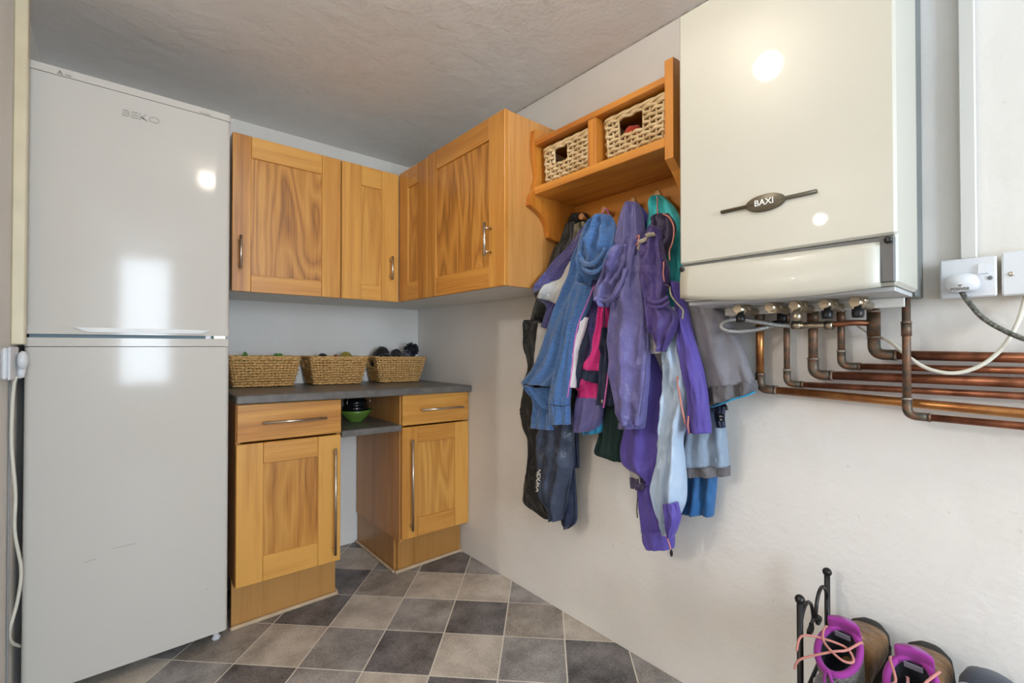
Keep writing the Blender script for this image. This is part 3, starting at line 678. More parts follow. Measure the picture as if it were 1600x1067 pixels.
part('branch', MB().tube(smooth_path([T5+Vector((-.005, .008, 0)), T5+Vector((-.02, .035, .002)), (1.345, P.y, P.z)], 5), .0072, 12), COPPER, p5)
fh = thing('filling_hose', 'braided steel filling loop hose with brass couplings under the boiler', 'hose', P)
v0 = at(1240, 509, 0, 1.345)
part('check_valve', MB().tube([(1.345, P.y, P.z), (1.345, v0.y, v0.z)], .0085, 12), BRASS, fh)
for a0, a1 in ((1290, 1302), (1238, 1252)):
    A, B = at(a0, 508, 0, 1.345), at(a1, 508, 0, 1.345); part('coupling_nut', MB().tube([A, B], .0125, 6), BRASS, fh)
hp = [(1240, 509, 1.345), (1215, 508, 1.33), (1185, 503, 1.30), (1155, 499, 1.265), (1135, 501, 1.24), (1126, 508, 1.232), (1132, 515, 1.235), (1150, 518, 1.255), (1180, 515, 1.30), (1208, 509, 1.34), (1224, 505, 1.362)]
part('braided_hose', MB().tube(smooth_path([at(a, b, 0, c) for a, b, c in hp], 6), .0064, 10), HOSE, fh)
V = at(1226, 496, 0, 1.378)
m = MB(); m.tube([(1.36, V.y, V.z-.018), (1.36, V.y, V.z+.012)], .0135, 8); m.tube([(1.36, V.y+.002, V.z-.012), (1.352, V.y+.022, V.z-.016)], .006, 8)
part('valve_body', m, BLACK, fh)
def cable(name, label, pts, r, mat, n=8):
    return tag(part(name, MB().tube(smooth_path(pts, 8), r, n), mat), label, 'cable')
cable('power_cable', 'white cable drooping in a loop over the copper pipes', [at(*a) for a in ((1374, 525, 0, 1.392), (1395, 537, 0, 1.366), (1420, 558, 0, 1.352), (1450, 576, 0, 1.345), (1490, 583, 0, 1.345), (1530, 572, 0, 1.35), (1565, 545, 0, 1.358), (1590, 505, 0, 1.37), (1603, 462, 0, 1.40))], .0042, CABLEW)
cable('sensor_cable', 'thin grey cable running slantwise behind the copper risers', [at(*a) for a in ((1272, 476, 0, 1.395), (1300, 490, 0, 1.396), (1330, 503, 0, 1.396), (1358, 522, 0, 1.395))], .0022, CABLEW, 6)

# ------------------------------------------------------------------ sockets, conduit
so = thing('wall_socket', 'white switched wall socket with a plug in it', 'socket', (1.40, .113, 1.2))
a, b = (.158, 1.204), (.071, 1.288)
part('back_box', MB().box((1.385, b[0]+.002, a[1]+.002), (1.409, a[0]-.002, b[1]-.002), .002), CREAM, so)
part('face_plate', MB().box((1.376, b[0], a[1]), (1.3845, a[0], b[1]), .003), PLAST, so)
P = at(1536, 420, 0, 1.376); part('rocker', MB().prism([(1.3758, P.z+.011), (1.373, P.z+.011), (1.369, P.z-.010), (1.3758, P.z-.011)], 1, P.y-.007, P.y+.007), PLAST, so)
P = at(1547, 434, 0, 1.376); part('screw', MB().lathe((1.3735, P.y, P.z), [(.001, 0), (.004, 0), (.004, .003)], 12, 0), MGREY, so)
pg = thing('mains_plug', 'white rounded mains plug in the switched wall socket', 'plug', (1.36, .122, 1.236)); c_ = at(1504, 443, 0, 1.37)
def plugring(x, s_):
    o = []
    for i in range(28):
        an = 2*math.pi*i/28; cx, cz = math.cos(an), math.sin(an)
        w = .0265*(1-.16*max(cz, 0)); y = w*math.copysign(abs(cx)**.62, cx); z = .0195*math.copysign(abs(cz)**.66, cz)
        o.append(Vector((x, c_.y+y*s_, c_.z+z*s_)))
    return o
part('body', MB().rings([plugring(1.3758, .94), plugring(1.372, 1), plugring(1.352, 1), plugring(1.347, .92)]), PLAST, pg)
text_part('lettering', 'POWER', .0085, GREYP, pg, frame((1.3466, c_.y+.002, c_.z-.0135), (0, -1, 0), (0, 0, 1)), .0003, .0002)
part('arrow_mark', MB().prism([(c_.y+.006, c_.z-.004), (c_.y-.002, c_.z-.004), (c_.y+.002, c_.z-.009)], 0, 1.3464, 1.347), GREYP, pg)
cable('appliance_cable', 'grey braided cable running down from the white plug', [(1.362, c_.y+.001, c_.z-.018)]+[at(*q) for q in ((1512, 470, 0, 1.352), (1535, 496, 0, 1.345), (1568, 516, 0, 1.34), (1610, 533, 0, 1.335), (1700, 560, 0, 1.34))], .0048, CABLEG)
s2 = thing('fused_spur', 'blank white outlet plate next to the plugged wall socket', 'socket', (1.40, .02, 1.2))
part('back_box', MB().box((1.385, -.022, 1.206), (1.409, .063, 1.290), .002), CREAM, s2); part('face_plate', MB().box((1.376, -.023, 1.2035), (1.3845, .0645, 1.2925), .003), PLAST, s2)
P = at(1580, 428, 0, 1.376); part('screw', MB().lathe((1.3735, P.y, P.z), [(.001, 0), (.0045, 0), (.0045, .003)], 12, 0), CHROME, s2)
tag(part('cable_trunking', MB().box((1.392, .101, 1.2885), (1.4095, .127, ZC-.001), .002), plain('painted_trunking', srgb(224, 221, 215), .5)), 'painted white cable trunking running up the wall from the socket', 'trunking')

# left wall: trunking, socket, fridge plug and flex
tag(part('cable_trunking', MB().box((XL+.0005, 1.925, 1.105), (-.207, 1.965, ZC-.001), .003).map(lambda v: v), CREAM), 'cream painted trunking on the wall beside the fridge', 'trunking')
ls = thing('wall_socket', 'white wall socket beside the fridge, seen edge on', 'socket', (XL, 1.86, 1.05))
part('back_box', MB().box((XL+.0005, 1.79, 1.012), (XL+.012, 1.915, 1.096), .004), PLAST, ls); part('face_plate', MB().box((XL+.0125, 1.788, 1.010), (XL+.018, 1.917, 1.098), .002), PLAST, ls)
lp = thing('mains_plug', 'white mains plug of the fridge, flex hanging down from it', 'plug', (-.21, 1.875, 1.05))
part('body', MB().ball((-.2055, 1.878, 1.060), .0125, .024, .027, 16, 10), PLAST, lp)
part('cord_grip', MB().tube([(-.2075, 1.878, 1.038), (-.2085, 1.878, 1.012)], [.009, .0075], 10), PLAST, lp)
cable('fridge_flex', 'white flex hanging in the gap beside the fridge', [(-.2085, 1.878, 1.014)]+[at(*q) for q in ((22, 600, 1, 1.88), (18, 690, 1, 1.89), (24, 770, 1, 1.90), (23, 830, 1, 1.91), (33, 890, 1, 1.93), (27, 940, 1, 1.93), (15, 985, 1, 1.92), (18, 1003, 1, 1.95), (32, 1010, 1, 2.03))], .0042, CABLEW)
cable('socket_cable', 'thin grey cable clipped down the wall under the edge-on socket', [(XL+.004, 1.90, 1.013), (XL+.004, 1.90, .7), (XL+.004, 1.905, .3), (XL+.004, 1.91, .02)], .0028, plain('grey_flex', srgb(150, 150, 150), .5), 6)

# ------------------------------------------------------------------ coats on the pegs
RING = {}
def cloth(name, rows, X, mat, parent, th=.03, fold=.008, fq=3.0, ph=0.0, drift=1.2, crump=.004, back=.35, seed=0, n=46, open_end=True, label=None, puff=0, ymax=1.256):
    """a hanging cloth piece: rows of (left x, left y, right x, right y[, X]) from top to bottom, X is where its side edges hang"""
    key = []
    for r_ in rows:
        x_ = r_[4] if len(r_) > 4 else X
        a, b = at(r_[0], r_[1], 0, x_), at(r_[2], r_[3], 0, x_)
        if a.y > ymax and a.z > 1.30: a = at(r_[0], r_[1], 1, ymax)
        if b.y > ymax and b.z > 1.30: b = at(r_[2], r_[3], 1, ymax)
        key.append((a, b))
    Ls, Rs = smooth_path([k[0] for k in key], 6), smooth_path([k[1] for k in key], 6)
    m = MB(); rg = []; M_ = len(Ls); acc = 0; fold *= 1.55; crump *= 1.7
    wmax = max((a-b).length for a, b in zip(Ls, Rs))
    for i, (a, b) in enumerate(zip(Ls, Rs)):
        if i: acc += ((a+b)/2-(Ls[i-1]+Rs[i-1])/2).length
        c = (a+b)/2; h = (b-a)/2; w = h.length; ws = min(1, w/(wmax*.35)); row = []
        t = acc*9
        endf = min(1, (i+1)/4)
        for k in range(n):
            an = 2*math.pi*k/n; s = -math.cos(an); sn = math.sin(an)
            d = th*abs(sn)**.75*(.45+.55*ws)*(1 if sn > 0 else -back)
            g = abs(sn)
            f_ = fold*math.sin(fq*math.pi*s*(.6+.4*ws)+ph+drift*t*.25)*.7+fold*1.3*noise.noise(Vector((s*fq*.7+seed*3.1, t*.22, seed)))
            cr = crump*noise.noise(Vector((s*4+seed, t*1.6+s*1.5, seed*.37)))+crump*.6*noise.noise(Vector((s*8+seed, t*3.4-s*2, seed*.9)))
            cr += crump*.9*(.5-min(1, abs(noise.noise(Vector((s*2.4+t*.5+seed*1.7, t*.8-s*.9, seed*.61))))*3.2))
            if puff: cr += puff*(abs(math.sin(t*1.9+.4*s))**.6-.5)
            d += (f_+cr)*g**.6*(1 if sn > 0 else .5)*endf
            p = c+h*s+Vector((-d, 0, 0))
            if sn <= 0: p.x = min(p.x, XR-.004)
            e = crump*.7*noise.noise(Vector((t*1.3, seed+2.2 if s > 0 else seed-2.2, .3)))*abs(s)**6
            p += h.normalized()*e if w > 1e-5 else Vector((0, 0, 0))
            p.x = min(p.x, XR-.003)
            if p.z > 1.49: p.y = min(p.y, 1.2385)        # beside the shelf bracket
            elif p.z > 1.312: p.y = min(p.y, 1.2625)     # beside the cabinet end
            if p.z > 1.203 and p.x > BX-.01: p.y = max(p.y, .632)   # beside the boiler
            row.append(p)
        rg.append(row)
    if open_end:       # turn the hem in so the end reads as an opening
        c = sum(rg[-1], Vector((0, 0, 0)))/n; dn = ((Ls[-1]+Rs[-1])-(Ls[-3]+Rs[-3])).normalized()
        rg.append([c+(p-c)*.9 for p in rg[-1]]); rg.append([c+(p-c)*.84-dn*.03 for p in rg[-2]])
    m.rings(rg)
    o = part(name, m, mat, parent, label); RING[o.name] = (n, True); o.data.polygons.foreach_set('use_smooth', [True]*len(o.data.polygons)); return o
def trim(name, pts, r, mat, parent, n=6):
    """cord, zip or piping along points (x, y, X)"""
    o = part(name, MB().tube(smooth_path([at(a, b, 0, x) for a, b, x in pts], 6), r, n), mat, parent); RING[o.name] = (n, False); return o
def garment(name, label, cat, px, py, X):
    return thing(name, label, cat, at(px, py, 0, X))
C_BLK = fabric('black_shell', srgb(34, 34, 33), .42, .5, 26, vary=.3); C_SLATE = fabric('slate_shell', srgb(66, 76, 98), .34, .5, 24, vary=.35, sheen=.1)
C_NAVY = fabric('navy_shell', srgb(34, 46, 76), .5, .4, 26, vary=.25); C_HEA = fabric('heather_fleece', srgb(92, 88, 146), .95, .5, 320, weave=170, col2=srgb(62, 60, 112), sheen=.5)
C_PGREY = fabric('pale_grey_shell', srgb(196, 194, 190), .6, .3, 30); C_BLUE = fabric('blue_marl', srgb(78, 120, 176), .95, .5, 300, weave=90, stretch=(1, .5, 2.5), col2=srgb(62, 100, 156), sheen=.5)
C_BLUEH = fabric('blue_marl_hood', srgb(92, 142, 188), .95, .5, 300, weave=90, stretch=(1, .5, 2.5), col2=srgb(76, 124, 174), sheen=.5)
C_PINK = fabric('hot_pink', srgb(236, 58, 148), .7, .3, 30); C_LIL = fabric('lilac_shell', srgb(108, 104, 162), .36, .6, 24, vary=.22); C_PUR = fabric('purple_softshell', srgb(90, 76, 166), .6, .2, 40, vary=.1)
C_DPUR = fabric('dark_purple_shell', srgb(84, 68, 136), .42, .5, 26, vary=.25); C_DPUR2 = fabric('dusk_purple_lining', srgb(74, 66, 98), .45, .6, 24, vary=.25); C_TURQ = fabric('turquoise_shell', srgb(74, 214, 222), .5, .4, 28, vary=.15)
C_SILV = fabric('silver_blue_shell', srgb(184, 204, 228), .28, .45, 22, vary=.14, sheen=.1); C_WHT = fabric('white_lining', srgb(232, 230, 236), .6, .2, 30); C_GREY = fabric('grey_softshell', srgb(132, 130, 138), .75, .3, 30, vary=.14)
C_GREY2 = fabric('grey_hem', srgb(108, 106, 110), .6, .5, 30, vary=.2); C_BGREY = fabric('blue_grey_shell', srgb(142, 160, 182), .42, .4, 24, vary=.14); C_TEAL = fabric('royal_blue_shell', srgb(44, 102, 160), .5, .4, 26, vary=.18)
C_DGRN = fabric('dark_green_cloth', srgb(24, 52, 50), .8, .3, 30, vary=.2); C_CORAL = plain('coral_zip', srgb(212, 140, 128), .5); C_PZIP = plain('pink_zip', srgb(214, 110, 190), .5); C_CYAN = fabric('cyan_trim', srgb(40, 150, 196), .6)
C_BEIGE = fabric('beige_lining', srgb(178, 168, 150), .8, .4, 40)
S_ = lambda *v: list(v)

# 1 black waterproof with slate sleeve, first peg
g1 = garment('waterproof_jacket', 'black waterproof jacket with slate sleeve and white lettering, on the peg beside the cabinet', 'jacket', 895, 480, 1.36)
cloth('body', [(896, 334, 917, 333), (886, 350, 926, 348), (876, 368, 930, 368), (862, 398, 930, 398), (852, 428, 928, 428), (840, 462, 925, 462), (829, 498, 922, 498), (823, 535, 918, 535), (826, 570, 914, 570), (824, 605, 908, 605), (830, 650, 904, 650), (840, 690, 902, 690)], 1.375, C_BLK, g1, .03, .008, 3, seed=1)
cloth('collar', [(888, 350, 903, 344), (880, 370, 905, 366), (872, 395, 900, 395), (863, 424, 884, 424)], 1.335, C_BLK, g1, .022, .008, 2.5, seed=2, open_end=False)
cloth('lining', [(899, 352, 913, 346), (897, 368, 914, 362), (896, 385, 908, 380), (897, 396, 902, 394)], 1.315, fabric('striped_lining', srgb(150, 146, 122), .7, .6, 60, weave=30, stretch=(1, 5, .6), col2=srgb(70, 66, 52)), g1, .012, .004, 2, seed=3, open_end=False)
cloth('sleeve', [(822, 500, 850, 500), (820, 516, 852, 520), (821, 540, 856, 545), (828, 570, 860, 575), (820, 606, 858, 606), (816, 634, 856, 634), (820, 665, 852, 665), (829, 690, 850, 692), (826, 730, 850, 730), (820, 768, 851, 768), (824, 786, 856, 792), (852, 806, 876, 812)], 1.335, C_BLK, g1, .03, .007, 2.4, seed=4, crump=.006)
cloth('sleeve', [(846, 640, 896, 640), (844, 670, 896, 670), (842, 696, 895, 696), (844, 730, 893, 728), (846, 760, 888, 760), (852, 785, 884, 785), (861, 802, 880, 802), (862, 812, 879, 812)], 1.305, C_SLATE, g1, .034, .014, 2.8, ph=.8, drift=3, crump=.01, seed=5, label='slate grey shiny sleeve')
cloth('hem', [(886, 650, 903, 650), (890, 690, 904, 690), (892, 731, 905, 731)], 1.355, C_NAVY, g1, .018, .003, 2, seed=6)
cloth('hem', [(884, 700, 898, 728), (882, 760, 900, 762), (878, 795, 902, 800), (880, 815, 900, 817), (883, 826, 889, 826)], 1.345, C_NAVY, g1, .02, .005, 2, seed=7)
P = at(845, 746, 0, 1.30); text_part('lettering', 'ENDURA', .030, LETW, g1, frame((1.279, at(841, 748, 0, 1.279).y, at(841, 748, 0, 1.279).z), (0, .09, -1), (0, -1, -.09)), .0006, .0004, .92)
# 2 heather fleece with pale cuffs
g2 = garment('fleece_jacket', 'heather purple fleece jacket with pale grey cuff panels, tucked behind the blue hoodie', 'jacket', 880, 430, 1.30)
cloth('sleeve', [(922, 346, 940, 352), (905, 368, 926, 378), (890, 388, 914, 396), (866, 414, 900, 414), (845, 438, 886, 438), (838, 452, 876, 452), (841, 466, 862, 466)], 1.30, C_HEA, g2, .036, .005, 2, seed=8, ymax=1.236)
cloth('cuff_panel', [(892, 408, 898, 415), (882, 430, 893, 436), (868, 450, 884, 458), (858, 466, 873, 476)], 1.27, C_PGREY, g2, .016, .003, 2, seed=9, label='pale grey cuff panel')
cloth('sleeve', [(862, 468, 876, 474), (856, 488, 872, 492), (848, 510, 862, 514)], 1.288, C_HEA, g2, .024, .003, 2, seed=10)
cloth('cuff_panel', [(844, 504, 864, 512), (842, 525, 860, 530), (839, 550, 856, 552), (838, 570, 850, 570)], 1.30, C_PGREY, g2, .024, .003, 2, seed=11, label='pale grey cuff panel')
cloth('body', [(926, 430, 948, 430), (918, 462, 946, 462), (912, 500, 944, 500), (904, 530, 942, 530), (902, 556, 938, 556), (900, 585, 928, 585), (898, 604, 912, 606)], 1.295, C_HEA, g2, .034, .008, 2.6, seed=12)
trim('zip', [(938, 440, 1.262), (943, 470, 1.258), (944, 505, 1.257), (938, 545, 1.258)], .0022, C_NAVY, g2)
# 3 pink jacket
g3 = garment('pink_jacket', 'hot pink jacket with navy cuffs, squeezed between the blue hoodie and lilac jacket', 'jacket', 930, 560, 1.30)
cloth('sleeve', [(942, 478, 952, 478), (938, 515, 950, 515), (930, 548, 947, 548), (914, 576, 941, 580)], 1.292, C_PINK, g3, .028, .005, 2, seed=13)
cloth('cuff', [(912, 576, 940, 581), (911, 584, 938, 594), (913, 589, 936, 599)], 1.292, C_NAVY, g3, .031, .002, 3, seed=14, label='navy cuff')
cloth('body', [(912, 590, 940, 590), (905, 610, 940, 610), (902, 623, 940, 624)], 1.315, C_PINK, g3, .026, .006, 3, seed=15)
cloth('hem', [(902, 620, 942, 622), (899, 645, 943, 645), (897, 666, 939, 664), (900, 675, 926, 674)], 1.312, C_LIL, g3, .032, .008, 2.6, seed=16, label='violet hem')
cloth('lining', [(912, 655, 944, 655), (912, 672, 943, 672), (914, 678, 938, 677)], 1.33, C_CYAN, g3, .026, .004, 3, seed=17)
cloth('front_edge', [(946, 512, 958, 512), (942, 560, 958, 560), (938, 600, 959, 600), (934, 632, 958, 634)], 1.285, C_NAVY, g3, .022, .004, 2, seed=18)
trim('zip', [(953, 560, 1.259), (949, 595, 1.258), (945, 625, 1.258), (943, 637, 1.260)], .0032, C_PZIP, g3)
part('zip_puller', MB().ball(at(941, 627, 0, 1.257), .004, .004, .007, 10, 8), BRASS, g3)
# 4 dark green
g4 = garment('green_skirt', 'dark green cloth hanging below the lilac sleeve', 'clothing', 956, 690, 1.35)
cloth('cloth', [(938, 620, 985, 620), (940, 650, 985, 650), (938, 680, 985, 680), (933, 706, 985, 708), (948, 714, 985, 718), (962, 719, 985, 721)], 1.36, C_DGRN, g4, .03, .010, 4, seed=19)
# 5 blue hoodie, second peg
g5 = garment('hooded_sweatshirt', 'blue marl hoodie with pink zip, hung by its hood from the second peg', 'hoodie', 905, 500, 1.26)
cloth('body', [(938, 345, 958, 350), (915, 372, 944, 385), (901, 398, 936, 415), (894, 424, 930, 440), (884, 452, 926, 460), (870, 484, 916, 486), (860, 512, 908, 514), (849, 542, 900, 545), (836, 572, 894, 578), (816, 598, 872, 604)], 1.272, C_BLUE, g5, .036, .010, 2.6, ph=.6, seed=20, crump=.003)
cloth('sleeve', [(902, 440, 930, 450), (892, 475, 922, 480), (884, 510, 906, 515), (878, 545, 898, 550), (870, 580, 894, 585), (863, 610, 893, 612), (861, 632, 892, 632), (861, 662, 892, 663)], 1.245, C_BLUE, g5, .030, .006, 2, seed=21)
trim('cuff_seam', [(862, 631, 1.226), (872, 634, 1.2135), (882, 634, 1.2135), (891, 632, 1.226)], .0016, C_NAVY, g5)
cloth('sleeve', [(826, 606, 864, 604), (836, 632, 866, 632), (834, 652, 868, 652), (831, 668, 871, 671)], 1.290, C_BLUE, g5, .028, .005, 2, seed=22)
cloth('hem_fold', [(817, 600, 834, 604), (828, 616, 850, 622), (842, 634, 862, 642)], 1.268, C_BLUE, g5, .020, .003, 2, seed=23)
cloth('hood', [(940, 336, 953, 336), (930, 346, 957, 346), (918, 362, 962, 360), (912, 376, 967, 376), (908, 396, 966, 394), (909, 412, 956, 412), (914, 426, 945, 426), (922, 436, 934, 438)], 1.235, C_BLUE, g5, .042, .012, 3.4, ph=2.2, drift=2.2, crump=.012, seed=24, open_end=False)
trim('hood_rim', [(916, 366, 1.205), (909, 384, 1.195), (908, 402, 1.19), (914, 412, 1.178), (926, 412, 1.17), (938, 402, 1.172), (946, 388, 1.178)], .008, C_BLUE, g5, 8)
trim('hood_fold', [(910, 414, 1.192), (918, 424, 1.180), (932, 424, 1.178), (948, 410, 1.188), (960, 392, 1.203)], .007, C_BLUE, g5, 8)
trim('hanging_loop', [(941, 338, 1.285), (943, 329, 1.292), (949, 327, 1.296), (951, 338, 1.29)], .0016, C_PZIP, g5)
trim('zip', [(928, 446, 1.214), (919, 470, 1.206), (904, 505, 1.209), (897, 540, 1.213), (894, 575, 1.213), (889, 606, 1.213), (887, 621, 1.215)], .0021, C_PZIP, g5)
cloth('facing', [(906, 494, 919, 496), (900, 514, 914, 518), (896, 540, 906, 545), (893, 575, 901, 577), (889, 604, 901, 606)], 1.252, C_WHT, g5, .016, .002, 2, seed=25, label='white front facing')
cloth('pocket', [(902, 505, 922, 500), (902, 535, 924, 535), (901, 565, 918, 568), (898, 604, 910, 606)], 1.282, C_NAVY, g5, .02, .004, 2, seed=26)
# 6 purple softshell, third peg
g6 = garment('softshell_jacket', 'plain purple softshell jacket with long sleeve hanging under the lilac jacket', 'jacket', 1010, 660, 1.31)
cloth('shoulder', [(990, 320, 1000, 320), (992, 334, 1012, 336), (994, 356, 1010, 356), (996, 376, 1008, 376)], 1.325, C_PUR, g6, .024, .004, 2, seed=27, open_end=False)
cloth('body', [(1000, 480, 1014, 480), (1003, 535, 1016, 535), (1003, 560, 1026, 562), (1001, 580, 1033, 580), (1000, 600, 1037, 600), (984, 650, 1039, 650), (976, 680, 1038, 680), (972, 702, 1037, 702), (976, 724, 1034, 724), (1000, 742, 1031, 742), (1020, 756, 1028, 757)], 1.305, C_PUR, g6, .04, .008, 1.8, seed=28, crump=.002)
cloth('lining', [(986, 725, 1006, 730), (986, 740, 1012, 748), (987, 747, 1014, 752)], 1.325, C_PGREY, g6, .024, .002, 2, seed=29)
cloth('cuff', [(986, 744, 1016, 748), (986, 754, 1019, 756), (987, 761, 1018, 762)], 1.322, C_DPUR2, g6, .028, .002, 2, seed=30)
trim('drawcord', [(996, 762, 1.32), (996, 780, 1.322), (995, 797, 1.322), (996, 809, 1.322)], .0018, BLACK, g6)
# 7 lilac windproof, third peg
g7 = garment('windproof_jacket', 'shiny lilac windproof jacket with hood, hanging from the third peg', 'jacket', 985, 500, 1.23)
cloth('shoulder', [(981, 316, 997, 317), (974, 330, 1002, 330), (966, 352, 1006, 350), (960, 376, 1007, 374), (953, 404, 1004, 400), (946, 430, 992, 428)], 1.252, C_LIL, g7, .036, .010, 3, ph=.5, seed=31, open_end=False)
cloth('sleeve', [(984, 376, 1006, 376), (978, 410, 1008, 410), (970, 440, 1009, 438), (960, 475, 1013, 472), (955, 510, 1016, 508), (954, 540, 1017, 540), (956, 580, 1016, 580), (960, 612, 1013, 612), (966, 645, 1010, 645), (970, 662, 1007, 664)], 1.232, C_LIL, g7, .040, .010, 2, ph=1.1, drift=1, crump=.006, seed=32)
cloth('cuff', [(970, 660, 1008, 661), (971, 669, 1006, 669)], 1.230, C_HEA, g7, .036, .001, 2, seed=33, label='elasticated lilac cuff')
cloth('hood', [(964, 385, 996, 384), (954, 405, 994, 400), (946, 424, 986, 420), (938, 440, 980, 438), (936, 456, 974, 454), (939, 470, 966, 468), (948, 481, 958, 480)], 1.218, C_LIL, g7, .036, .013, 3.6, ph=2, drift=3, crump=.014, seed=34, open_end=False)
trim('hood_rim', [(940, 468, 1.19), (950, 470, 1.178), (962, 458, 1.172), (972, 440, 1.176), (978, 420, 1.182)], .0075, C_LIL, g7, 8)
trim('seam', [(1004, 440, 1.196), (1010, 480, 1.194), (1012, 530, 1.196), (1009, 580, 1.193), (1004, 620, 1.192), (1000, 650, 1.193)], .0018, C_HEA, g7)
# 8 turquoise, fourth peg
g8 = garment('rain_jacket', 'turquoise rain jacket on the fourth peg, half behind the boiler', 'jacket', 1050, 400, 1.33)
cloth('body', [(1023, 307, 1036, 306), (1016, 322, 1050, 318), (1013, 342, 1062, 340), (1011, 366, 1068, 366), (1024, 410, 1072, 410), (1040, 450, 1078, 450), (1058, 490, 1084, 490), (1074, 522, 1084, 522)], 1.345, C_TURQ, g8, .034, .010, 3, seed=35, crump=.006)
trim('drawcord', [(1027, 307, 1.30), (1027, 325, 1.292), (1028, 345, 1.288)], .002, C_CORAL, g8)
# 9 silver ski trousers with purple panels
g9 = garment('ski_jacket', 'silver blue ski jacket with purple elbow panel and coral zips', 'jacket', 1050, 680, 1.29)
cloth('body', [(1030, 480, 1060, 480), (1040, 515, 1066, 515), (1040, 550, 1072, 550), (1037, 590, 1080, 590), (1038, 620, 1081, 618), (1036, 655, 1076, 655), (1034, 690, 1069, 690), (1030, 725, 1072, 725), (1022, 760, 1074, 760), (1025, 780, 1072, 782), (1030, 800, 1062, 802), (1036, 820, 1052, 822), (1041, 834, 1046, 834)], 1.282, C_SILV, g9, .038, .013, 2.4, ph=.9, drift=1.5, crump=.008, seed=36)
cloth('inner_panel', [(1014, 484, 1020, 486), (1015, 515, 1027, 515), (1017, 540, 1033, 545), (1020, 553, 1033, 552)], 1.262, C_WHT, g9, .014, .002, 2, seed=37, label='white inner panel')
cloth('sleeve_panel', [(1000, 752, 1030, 752), (1001, 768, 1034, 768), (1003, 798, 1042, 798), (1006, 830, 1050, 830)], 1.318, C_PUR, g9, .034, .006, 2, seed=38, label='purple sleeve panel')
cloth('elbow_panel', [(1037, 787, 1060, 784), (1038, 797, 1063, 796), (1039, 808, 1065, 808), (1041, 822, 1060, 824), (1044, 840, 1053, 838)], 1.242, C_PUR, g9, .022, .004, 2, seed=39, label='purple elbow panel')
cloth('cuff', [(1006, 828, 1054, 828), (1006, 843, 1055, 845), (1012, 855, 1054, 856)], 1.312, C_PUR, g9, .038, .002, 2, seed=40)
trim('zip', [(1058, 588, 1.238), (1062, 615, 1.236), (1066, 640, 1.238), (1072, 665, 1.246)], .003, C_CORAL, g9)
trim('zip', [(1017, 770, 1.28), (1024, 798, 1.278), (1034, 824, 1.274), (1043, 842, 1.268), (1048, 858, 1.262)], .0022, C_CORAL, g9)
part('zip_puller', MB().ball(at(1049, 864, 0, 1.258), .003, .005, .011, 10, 8), BLACK, g9)
# 10 long purple sleeve
# 11 padded dark purple, fourth peg
g10 = garment('padded_jacket', 'dark purple padded jacket with coral piping beside the boiler, long sleeve hanging down', 'jacket', 1040, 430, 1.23)
cloth('collar', [(1028, 336, 1042, 334), (1016, 352, 1052, 350), (1013, 366, 1053, 366), (1020, 382, 1048, 384), (1030, 396, 1042, 398)], 1.268, C_DPUR2, g10, .026, .010, 3, crump=.012, seed=41, open_end=False, label='dusky lining turned out at the neck')
trim('piping', [(1036, 334, 1.250), (1046, 340, 1.248), (1053, 356, 1.248), (1051, 378, 1.246), (1046, 394, 1.246), (1048, 420, 1.246), (1050, 442, 1.25)], .0024, C_CORAL, g10)
trim('neck_facing', [(1023, 365, 1.20), (1014, 371, 1.196), (1005, 379, 1.198), (998, 389, 1.205)], .0075, C_BEIGE, g10, 8)
trim('neck_cord', [(994, 371, 1.202), (999, 368, 1.197), (997, 378, 1.197), (1002, 374, 1.195), (994, 383, 1.20)], .0022, C_CORAL, g10)
cloth('sleeve', [(1021, 352, 1032, 358), (1012, 372, 1036, 376), (1005, 394, 1040, 396), (1004, 420, 1044, 420), (1008, 445, 1045, 445), (1012, 464, 1044, 462), (1014, 478, 1050, 478), (1016, 496, 1062, 494), (1020, 512, 1058, 512), (1026, 530, 1048, 532), (1032, 548, 1040, 550)], 1.228, C_DPUR, g10, .040, .008, 2.4, crump=.010, seed=43, open_end=False, puff=.006)
trim('gather', [(1013, 466, 1.192), (1022, 472, 1.180), (1034, 470, 1.180), (1044, 464, 1.192)], .006, C_DPUR, g10, 8)
trim('gather', [(1014, 476, 1.190), (1024, 480, 1.180), (1036, 478, 1.180), (1046, 472, 1.192)], .005, C_DPUR, g10, 8)
cloth('sleeve', [(1046, 440, 1060, 440), (1058, 480, 1074, 480), (1062, 520, 1083, 520), (1066, 560, 1094, 560), (1074, 600, 1104, 600), (1077, 640, 1109, 640), (1076, 676, 1111, 676)], 1.262, C_PUR, g10, .030, .006, 1.8, seed=44, label='long purple sleeve')
trim('lining', [(1046, 446, 1.236), (1049, 462, 1.226), (1058, 474, 1.222), (1067, 485, 1.226), (1066, 498, 1.23)], [.003, .005, .006, .006, .003][0], C_BEIGE, g10)
trim('zip', [(1076, 650, 1.238), (1075, 665, 1.236), (1077, 677, 1.238)], .0026, C_CORAL, g10)
# 12 grey softshell under the boiler
g11 = garment('grey_jacket', 'grey softshell jacket with blue edged hem, hanging under the boiler', 'jacket', 1130, 560, 1.30)
cloth('body', [(1066, 420, 1104, 420), (1078, 470, 1126, 470), (1083, 500, 1142, 500), (1090, 540, 1160, 540), (1097, 575, 1171, 572), (1104, 606, 1180, 598)], 1.318, C_GREY, g11, .036, .008, 1.9, ph=.4, seed=46, crump=.003)
cloth('hem', [(1103, 604, 1180, 594), (1107, 620, 1181, 604), (1110, 634, 1178, 614)], 1.318, C_GREY2, g11, .036, .008, 3.4, crump=.008, seed=47)
trim('hem_edge', [(1110, 636, 1.305), (1124, 632, 1.285), (1145, 624, 1.282), (1166, 618, 1.29), (1180, 612, 1.31)], .0028, C_CYAN, g11)
